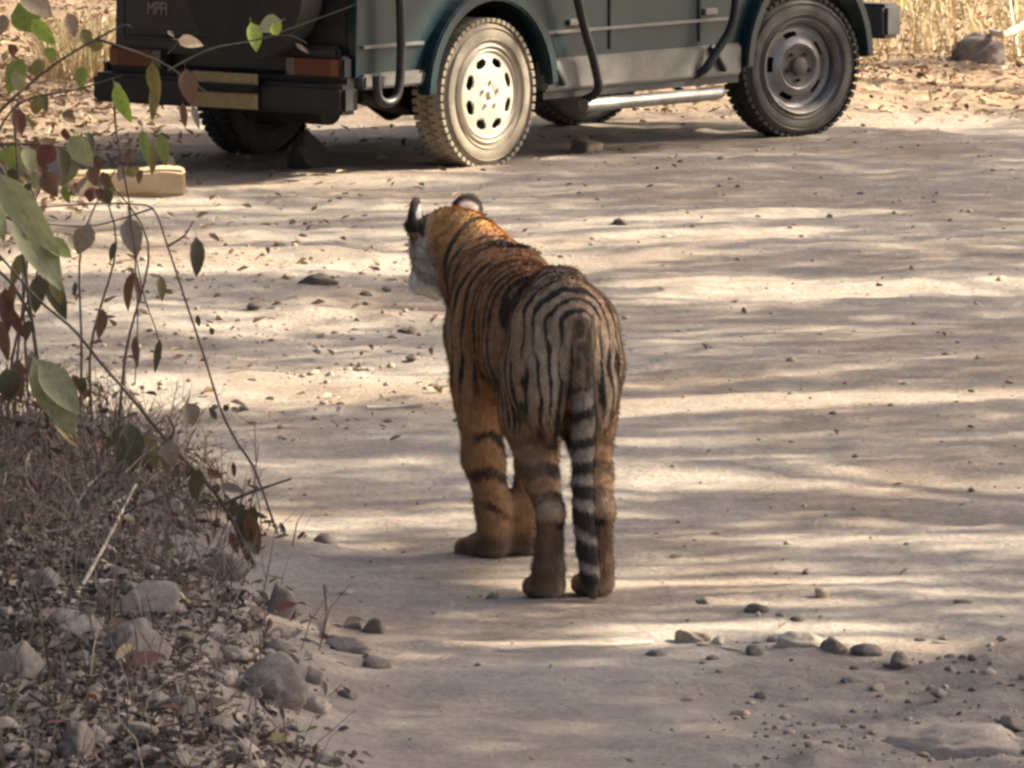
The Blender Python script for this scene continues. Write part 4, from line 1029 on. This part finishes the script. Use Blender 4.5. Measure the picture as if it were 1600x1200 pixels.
tag(obj('dry_grass', blades(0, x, y, .05, .24, .0012, .003, .9, [(.25, .20, .155), (.20, .15, .12), (.15, .11, .09), (.30, .24, .175), (.13, .10, .085)], 'dry_grass', grassm)), 'fine dry grey brown grass matted over the rocky bank', 'grass', kind='stuff')
# twig thicket: branching dead stalks
def twigs(n, xy, hmin, hmax, rad):
    b = BM()
    for i in range(n):
        x, y = xy[i]; z = hzs(x, y); p = Vector((x, y, z-.01)); d = Vector((random.gauss(0, .45), random.gauss(0, .3), 1)).normalized(); L = random.uniform(hmin, hmax)
        def br(p, d, L, r, lv):
            m = p+d*L*.5+Vector((random.gauss(0, .03), random.gauss(0, .03), 0))*L*2; e = p+d*L+Vector((random.gauss(0, .08), random.gauss(0, .08), -.03))*L
            b.tube([p, m, e], [r, r*.75, r*.4], 3, cap=False)
            if lv:
                for q in range(random.choice((2, 3))):
                    t = random.uniform(.3, .9); s = p.lerp(m, t*2) if t < .5 else m.lerp(e, t*2-1)
                    br(s, (d+Vector((random.gauss(0, .7), random.gauss(0, .5), random.gauss(0, .4)))).normalized(), L*random.uniform(.35, .6), r*.6, lv-1)
        br(p, d, L, rad*random.uniform(.6, 1.2), 2)
    return b
x, y = bank_pts(3500, 21.8, 26.6); sel = [(float(x[i]), float(y[i])) for i in range(len(x)) if -1.6 < x[i]][:430]
tb = twigs(len(sel), sel, .08, .27, .0028); to_ = tb.build('dead_twigs', simple('grey_twig', (.25, .195, .16), .9, var=.5, scale=20)); tag(to_, 'tangle of grey dead twigs on the bank left of the tiger', 'twigs', kind='stuff')
# small withered leaves caught in the twigs
x, y = bank_pts(2600, 22.0, 26.4); litter_q = (x, y)
# tall straw behind the vehicle on the left and over the far verge
x = np.concatenate([RNG.uniform(-2.5, -2.08, 900), RNG.uniform(1.6, 4.6, 2600), RNG.uniform(-3.5, 3.5, 700)]); y = np.concatenate([RNG.uniform(43.4, 45.4, 900), RNG.uniform(44.5, 52, 2600), RNG.uniform(52, 58, 700)])
k = fbm(x*1.5, y*.8, 0, 71, 3) > -.05; k[:900] = True; x, y = x[k], y[k]
tag(obj('straw_grass', blades(0, x, y, .10, .38, .003, .007, .9, [(.62, .49, .29), (.54, .42, .25), (.46, .32, .17), (.68, .57, .38), (.40, .36, .18)], 'straw_grass', grassm)), 'sunlit straw coloured grass on the verge beyond the vehicle', 'grass', kind='stuff')

# ------------------------------------------------------------------ leaf litter (past counting), pebbles and clods
ltm = colmat('litter_leaf', .8, .3, 25)
tv = np.array([(-.5, 0, .02), (-.15, .26, .12), (.28, .2, .08), (.55, 0, -.02), (.25, -.22, .14), (-.18, -.27, .06), (0, 0, -.03)]); tf = np.array([(0, 6, 1), (1, 6, 2), (2, 6, 3), (3, 6, 4), (4, 6, 5), (5, 6, 0)])[:, ::-1]
def litter(name, x, y, smin, smax, cols, lift=.012, label=None, flat=.35):
    n = len(x); s = RNG.uniform(smin, smax, n); z = hz(x, y)+lift*RNG.uniform(.2, 1, n)
    M = rotmats(RNG.uniform(0, 6.28, n), RNG.normal(0, flat, n), RNG.normal(0, flat, n), np.stack([s, s*RNG.uniform(.5, 1, n), s*RNG.uniform(.5, 2, n)], 1))
    c = np.array(cols)[RNG.integers(0, len(cols), n)]*RNG.uniform(.65, 1.3, (n, 1))
    V, F, Cv = scatter(tv, tf, M, np.stack([x, y, z], 1), c)
    return tag(obj(name, mesh_np(name, V, F, ltm, False, Cv)), label, 'leaf litter', kind='stuff')
DRY = [(.50, .37, .24), (.42, .30, .19), (.30, .20, .125), (.50, .39, .26), (.20, .12, .085), (.52, .42, .30), (.24, .17, .13)]
GRY = [(.20, .165, .14), (.16, .128, .108), (.24, .20, .17), (.20, .14, .105), (.21, .18, .155), (.12, .098, .084)]
x = RNG.uniform(-3.6, 4.6, 42000); y = RNG.uniform(36, 55, 42000); k = RNG.uniform(0, 1, 42000) < verge(x, y)*(.35+.5*fbm(x*1.2, y*.7, 0, 72, 3)+.3); x, y = x[k], y[k]
litter('leaf_litter', x, y, .022, .06, DRY, .03, 'dry brown leaf litter carpeting the ground behind the vehicle')
x = RNG.uniform(-3.4, .4, 16000); y = RNG.uniform(27, 43, 16000); k = RNG.uniform(0, 1, 16000) < np.clip(verge(x, y)*.9+.12, 0, 1)*.65*sstep(1.1, -2.0, x); x, y = x[k], y[k]
litter('scattered_litter', x, y, .022, .065, DRY, .02, 'broken dry leaves scattered left of the tiger across the sunny track')
x, y = bank_pts(46000, 18.0, 27.2)
litter('bank_litter', x, y, (.016), .05, GRY, .03, 'dull brown and grey fallen leaves covering the bank', .5)
x = RNG.uniform(-.6, 4.2, 200); y = RNG.uniform(19.5, 43, 200); litter('stray_litter', x, y, .015, .045, DRY+GRY, .01, 'odd dry leaf fragments lying on the open track')
litter('withered_leaves', litter_q[0][:700], litter_q[1][:700], .02, .05, [(.17, .10, .07), (.12, .075, .055), (.13, .14, .06), (.22, .16, .12), (.16, .07, .05)], .24, 'small withered leaves caught in the dead twigs of the bank', 1.2)
# pebbles and clods
bm_ = bmesh.new(); bmesh.ops.create_icosphere(bm_, subdivisions=1, radius=.5); pv = np.array([v.co[:] for v in bm_.verts]); pf = np.array([[v.index for v in f.verts] for f in bm_.faces]); bm_.free()
pv = pv*(1+.18*np.sin(pv[:, [1]]*9+pv[:, [2]]*5))
pebm = colmat('pebble', .95, .45, 45, .6)
def pebbles(name, x, y, smin, smax, cols, label, pw=2.2):
    n = len(x); s = smin+(smax-smin)*RNG.uniform(0, 1, n)**pw; z = hz(x, y)+s*.10
    M = rotmats(RNG.uniform(0, 6.28, n), RNG.normal(0, .2, n), RNG.normal(0, .2, n), np.stack([s*RNG.uniform(.8, 1.5, n), s*RNG.uniform(.7, 1.1, n), s*RNG.uniform(.35, .8, n)], 1))
    c = np.array(cols)[RNG.integers(0, len(cols), n)]*RNG.uniform(.75, 1.25, (n, 1)); V, F, Cv = scatter(pv, pf, M, np.stack([x, y, z], 1), c)
    return tag(obj(name, mesh_np(name, V, F, pebm, True, Cv)), label, 'pebbles', kind='stuff')
ST = [(.29, .235, .19), (.25, .20, .165), (.34, .28, .225), (.20, .16, .135)]
x = RNG.uniform(-.5, 2.2, 9000); y = RNG.uniform(18.4, 23.0, 9000); k = RNG.uniform(0, 1, 9000) < rubble(x, y)*(.25+.6*np.clip(fbm(x*3, y*2.2, 0, 73, 3)+.25, 0, 1)); pebbles('rubble', x[k], y[k], .006, .030, ST, 'broken clods and small stones at the near right of the track', 3.5)
x, y = bank_pts(9000, 18.0, 27); pebbles('bank_gravel', x, y, .012, .09, [(.24, .20, .17), (.19, .155, .135), (.28, .235, .195)], 'loose grey stones mixed into the litter of the bank', 3.5)
x = RNG.uniform(-2.6, 3.6, 1500); y = RNG.uniform(20, 44, 1500); pebbles('track_gravel', x, y, .008, .035, ST+[(.48, .40, .31)], 'sparse gravel on the track surface', 4)
x = RNG.uniform(-1.9, .3, 900); y = RNG.uniform(26.5, 34, 900); pebbles('left_clods', x, y, .008, .034, [(.42, .34, .25), (.33, .26, .20), (.48, .40, .30)], 'pale crumbled clods left of the tiger', 3.5)
# ------------------------------------------------------------------ single stones, sticks and fallen pieces
stone_m = {'black': simple('black_stone', (.03, .025, .022), .9), 'dusty': simple('dusty_stone', (.29, .24, .20), .95, col2=(.20, .165, .14), scale=12, bump=.5, bscale=40), 'grey': simple('grey_stone', (.205, .172, .148), .95, col2=(.125, .102, .088), scale=9, bump=.6, bscale=40), 'dark': simple('dark_stone', (.21, .172, .143), .95, col2=(.125, .102, .085), scale=9, bump=.6, bscale=40),
           'tan': simple('tan_stone', (.42, .34, .25), .9, col2=(.33, .25, .18), scale=9, bump=.6, bscale=40), 'pale': simple('pale_stone', (.50, .43, .34), .9, col2=(.36, .30, .23), scale=9, bump=.5, bscale=40)}
def stone(px, py, w, h, d, col, label, seed, group=None, sink=.42, name='stone', yaw=None, base=True):
    """px,py: photo point of its foot; w,h in photo pixels, d depth in metres"""
    g = GG(px, py); s = 13000/(math.hypot(g.y, CAMZ)); W, Hh = w/s, h/s
    rr = random.Random(seed); bm = bmesh.new(); bmesh.ops.create_icosphere(bm, subdivisions=(4 if w > 60 else 3), radius=.5)
    V = np.array([v.co[:] for v in bm.verts]); nrm = V/np.linalg.norm(V, axis=1)[:, None]
    n = fbm(nrm[:, 0]*1.3+seed*3.1, nrm[:, 1]*1.3, nrm[:, 2]*1.3, seed, 3); n3 = fbm(nrm[:, 0]*9+seed, nrm[:, 1]*9, nrm[:, 2]*9, seed+9, 3); n2 = fbm(nrm[:, 0]*4+seed, nrm[:, 1]*4, nrm[:, 2]*4, seed+5, 3)
    V = V*(1+.26*n+.09*n2+.035*n3)[:, None]
    for q in range(8):                                            # a few broken faces
        a = np.array([rr.gauss(0, 1), rr.gauss(0, 1), rr.gauss(0, .8)]); a /= np.linalg.norm(a); dd = V@a; c = .34; V = V-np.outer(np.maximum(0, dd-c)*.9, a)
    for v, p in zip(bm.verts, V): v.co = p
    me = bpy.data.meshes.new(name); bm.to_mesh(me); bm.free(); me.polygons.foreach_set('use_smooth', np.full(len(me.polygons), True)); me.materials.append(stone_m[col])
    tot = Hh/(1-sink); o = obj(name, me, None, (g.x, g.y+d*.35, g.z+Hh-tot*.5), (0, 0, rr.uniform(-.3, .3) if yaw is None else yaw)); o.scale = (W*1.02, d, tot)
    return tag(o, label, 'stone', group)
STONES = [
 (478, 264, 62, 58, .22, 'black', 'rounded black stone beside the far rear wheel under the vehicle', 60),
 (918, 236, 52, 20, .22, 'tan', 'tan stone lying between the vehicle and its shadow, just right of the white wheel', 1),
 (1532, 112, 112, 48, .5, 'grey', 'large grey boulder in the dry grass at the upper right', 2),
 (1285, 934, 30, 16, .06, 'tan', 'small rounded stone alone on the track, right of the tiger', 3),
 (1255, 1016, 80, 26, .09, 'pale', 'long flat topped stone with a sunlit upper edge in the near right rubble', 4),
 (1302, 1020, 46, 22, .10, 'dark', 'dark stone touching the right end of the long flat stone', 5),
 (1355, 1025, 52, 20, .09, 'grey', 'pinkish low stone between the dark stone and the leaning one', 6),
 (1408, 1044, 44, 24, .11, 'dark', 'pointed brown stone at the right end of the row of stones', 7),
 (1085, 1004, 64, 22, .08, 'tan', 'lumpy sunlit clod in the near foreground right of the tail', 8),
 (1120, 1008, 24, 13, .05, 'pale', 'small pale stone beside the lumpy sunlit clod', 9),
 (1180, 958, 40, 18, .07, 'dark', 'dark grey stone on the shaded track below the sunlit patch', 10),
 (496, 446, 68, 16, .16, 'dark', 'flat dark stone on the bright strip left of the tiger head', 11),
 (402, 485, 40, 12, .14, 'dark', 'low dark stone left of and below the flat dark one', 12),
 (968, 352, 28, 11, .12, 'dark', 'dark stone beyond the tiger neck on the open track', 13),
 (205, 1032, 118, 72, .20, 'grey', 'rounded grey boulder on the near bank, biggest of the left side', 14),
 (120, 1012, 100, 52, .20, 'grey', 'low grey boulder half behind the biggest one', 15),
 (225, 960, 110, 44, .20, 'grey', 'sloping slab of rock above the biggest boulder', 16),
 (415, 1098, 120, 70, .18, 'grey', 'brownish boulder with a dark hollow at the foot of the bank', 17),
 (440, 965, 60, 50, .12, 'dark', 'dark rock standing among twigs at the bank edge', 18),
 (30, 1075, 100, 62, .18, 'grey', 'grey rock cut by the left edge of the picture', 19),
 (280, 1125, 90, 40, .13, 'grey', 'rough grey rock below the tan fallen leaf', 20),
 (335, 1160, 120, 42, .14, 'dark', 'long dark rock near the bottom, left of the track', 21),
 (215, 1165, 80, 42, .13, 'grey', 'squat rock at the bottom beside the long dark rock', 22),
 (585, 990, 44, 26, .07, 'dark', 'dark wedge shaped stone at the tip of the bank', 23),
 (545, 1020, 80, 20, .09, 'grey', 'flat grey stone just below the wedge shaped one', 24),
 (590, 1045, 54, 18, .07, 'dark', 'dark flat stone right of the boulder with the hollow', 25),
 (75, 935, 70, 44, .14, 'grey', 'pale grey rock under the sapling', 26),
 (1500, 1185, 230, 36, .35, 'dusty', 'broad low hump of rock in the bottom right corner', 27),
 (1585, 1140, 50, 22, .10, 'dark', 'dark stone at the right edge above the broad hump', 28),
 (490, 585, 22, 9, .06, 'pale', 'pale chip of stone on the sunlit left side', 30),
 (645, 522, 22, 12, .06, 'tan', 'small brown clod just left of the tiger chest', 31),
 (120, 1175, 70, 40, .12, 'dark', 'dark rock at the bottom left between leaf heaps', 32),
 (345, 905, 70, 40, .12, 'grey', 'grey rock under the bare shrub', 33),
 (1055, 872, 26, 5, .06, 'dark', 'thin dark chip of stone right of the tail', 34),
 (1040, 372, 18, 6, .06, 'pale', 'white chip on the track far right of the neck', 35),
 (1565, 440, 20, 9, .08, 'tan', 'lone tan chip at the far right of the open track', 36),
]
for t in STONES: stone(*t)
# unremarkable stones of the rubble and of the litter: nothing tells them apart
rs = random.Random(5)
for q in range(28):
    px, py = rs.uniform(1010, 1590), rs.uniform(935, 1130); w_ = rs.uniform(12, 34)
    stone(px, py, w_, w_*rs.uniform(.22, .42), rs.uniform(.03, .07), (cc := rs.choice(['grey', 'dusty', 'dusty', 'grey', 'tan'])), f'small {"dusty" if cc == "dusty" else cc} stone in the shaded rubble at the near right', 100+q, f'{cc} stones in the near right rubble')
for q in range(40):
    px, py = rs.uniform(0, 560), rs.uniform(930, 1195); w_ = rs.uniform(20, 60)
    stone(px, py, w_, w_*rs.uniform(.3, .5), rs.uniform(.04, .10), (cc := rs.choice(['grey', 'dark', 'dusty'])), f'{cc} stone half buried in leaves on the near left bank', 200+q, f'{cc} stones half buried in the left bank')
for q in range(16):
    px, py = rs.uniform(330, 690), rs.uniform(455, 680); w_ = rs.uniform(10, 24)
    stone(px, py, w_, w_*rs.uniform(.3, .45), rs.uniform(.03, .06), (cc := rs.choice(['tan', 'dark', 'pale'])), f'small {cc} clod on the streaked ground left of the tiger', 300+q, f'small {cc} clods left of the tiger')
# cut log behind the bushes
wood = simple('pale_cut_wood', (.56, .43, .27), .8, col2=(.42, .30, .18), scale=4, bump=.4, bscale=20)
LOGP = 0; g = GG(195, 306); s = 13000/g.y; Ln = 190/s
b = BM(); n_ = 9
b.box((0, 0, 15/s+.012), (Ln, .17, 44/s), top=(.985, .8)); b.box((-Ln*.30, -.03, 10/s), (Ln*.28, .22, 32/s)); lg = b.build('cut_log', wood, None, bevel=.012, loc=g)
bm = bmesh.new(); bm.from_mesh(lg.data); bmesh.ops.subdivide_edges(bm, edges=[e for e in bm.edges if e.calc_length() > .03], cuts=9, use_grid_fill=True)
for v in bm.verts:
    p = v.co; k = float(fbm(np.array([p.x*6]), np.array([p.y*14]), np.array([p.z*14]), 77, 3)[0]); v.co = p+Vector((0, k*.012, k*.016+.012*math.sin(p.x*9)))
bm.to_mesh(lg.data); bm.free(); lg.rotation_euler = (0, 0, .09)
tag(lg, 'pale squared length of cut timber lying in the sun behind the left bushes', 'log')
# bone-white branch by the boulder
def stick(pts, r0, r1, mat, name, label, cat, lift=.01):
    P = []
    for p in pts:
        g = GG(p[0], p[1]); P.append(Vector((g.x, g.y, g.z+lift+(p[2] if len(p) > 2 else 0))))
    o0 = P[0].copy(); P = spline([p-o0 for p in P], 4); b = BM(); b.tube(P, [r0+(r1-r0)*i/(len(P)-1) for i in range(len(P))], 7)
    return tag(b.build(name, mat, None, True, loc=o0), label, cat)
palewood = simple('bleached_wood', (.62, .56, .46), .8, col2=(.42, .36, .28), scale=15); brownwood = simple('brown_wood', (.16, .12, .09), .9, var=.4, scale=15)
stick([(1548, 98, .16), (1570, 112, .19), (1610, 105, .24)], .016, .026, palewood, 'bleached_branch', 'bleached white branch leaning beside the large grey boulder', 'branch')
stick([(572, 641), (620, 640), (662, 637)], .007, .005, palewood, 'dead_stick', 'short pale stick lying across the track left of the tiger front legs', 'stick')
stick([(780, 1018), (860, 1014), (940, 1012), (1020, 1006)], .005, .004, palewood, 'straight_stick', 'long thin pale stick just below the tiger hind feet', 'stick', .006)
stick([(1090, 1010), (1160, 1020)], .005, .003, palewood, 'short_stick', 'short pale stick right of the lumpy sunlit clod', 'stick', .006)
stick([(1565, 40, .5), (1580, 80, .2), (1592, 98, .02)], .006, .009, palewood, 'straw_stalk', 'single slanting straw stalk above the bleached branch', 'stalk')
stick([(112, 962, .02), (160, 900, .06), (212, 830, .12)], .006, .004, simple('pale_twig', (.36, .30, .24), .9), 'leaning_stick', 'pale straight stick leaning on the rocks of the left bank', 'stick')
stick([(508, 1000, .0), (512, 975, .03), (508, 950, .05)], .008, .006, brownwood, 'stub', 'dark upright stub at the edge of the bank', 'stub')
# notable fallen leaves
def fallen(px, py, L, wd, ang, col, label, tilt=.3):
    g = GG(px, py); s = 13000/g.y; o = obj('fallen_leaf', get_leaf(col, 0), None, (g.x, g.y, g.z+.03), (tilt, -tilt*.6, ang)); o.scale = (L/s, wd/s, wd/s*.8)
    return tag(o, label, 'leaf')
fallen(178, 1052, 62, 46, -.9, 'cream', 'broad tan dead leaf propped below the biggest boulder', .8)
fallen(205, 1058, 56, 38, .3, 'red', 'rust red dead leaf touching the broad tan one', .5)
fallen(460, 1110, 24, 22, 1.3, 'cream', 'small white leaf at the foot of the bank near the track', .9)
fallen(420, 1182, 40, 30, .6, 'olive', 'yellow green leaf at the bottom edge', .5)
fallen(475, 1165, 46, 20, -1.0, 'green', 'narrow green leaf just above the yellow green one', .6)
fallen(130, 1195, 40, 30, .2, 'green', 'green leaf low in the bottom left', .4)
fallen(222, 1045, 30, 18, .1, 'cream', 'small pale leaf tucked under the biggest boulder', .4)
fallen(1408, 22, 26, 36, 1.5, 'bright', 'single bright yellow leaf standing right of the front bumper', 1.2)
fallen(60, 985, 40, 28, .3, 'dry', 'pale dry leaf on the rocks under the sapling', .5)
fallen(290, 1115, 44, 24, -.4, 'dry', 'curled dry leaf between the rough rock and the tan leaf', .5)
for q in range(60):
    px, py = rs.uniform(0, 560), rs.uniform(900, 1195); L = rs.uniform(18, 42)
    o = fallen(px, py, L, L*rs.uniform(.4, .8), rs.uniform(0, 6.28), (cc := rs.choice(['brown', 'dry', 'grey', 'brown', 'red', 'dry', 'olive'])), f'{dict(dry="tan", red="reddish").get(cc, cc)} fallen leaf among the stones of the left bank', rs.uniform(.1, .6)); o['group'] = f'{cc} fallen leaves on the left bank'
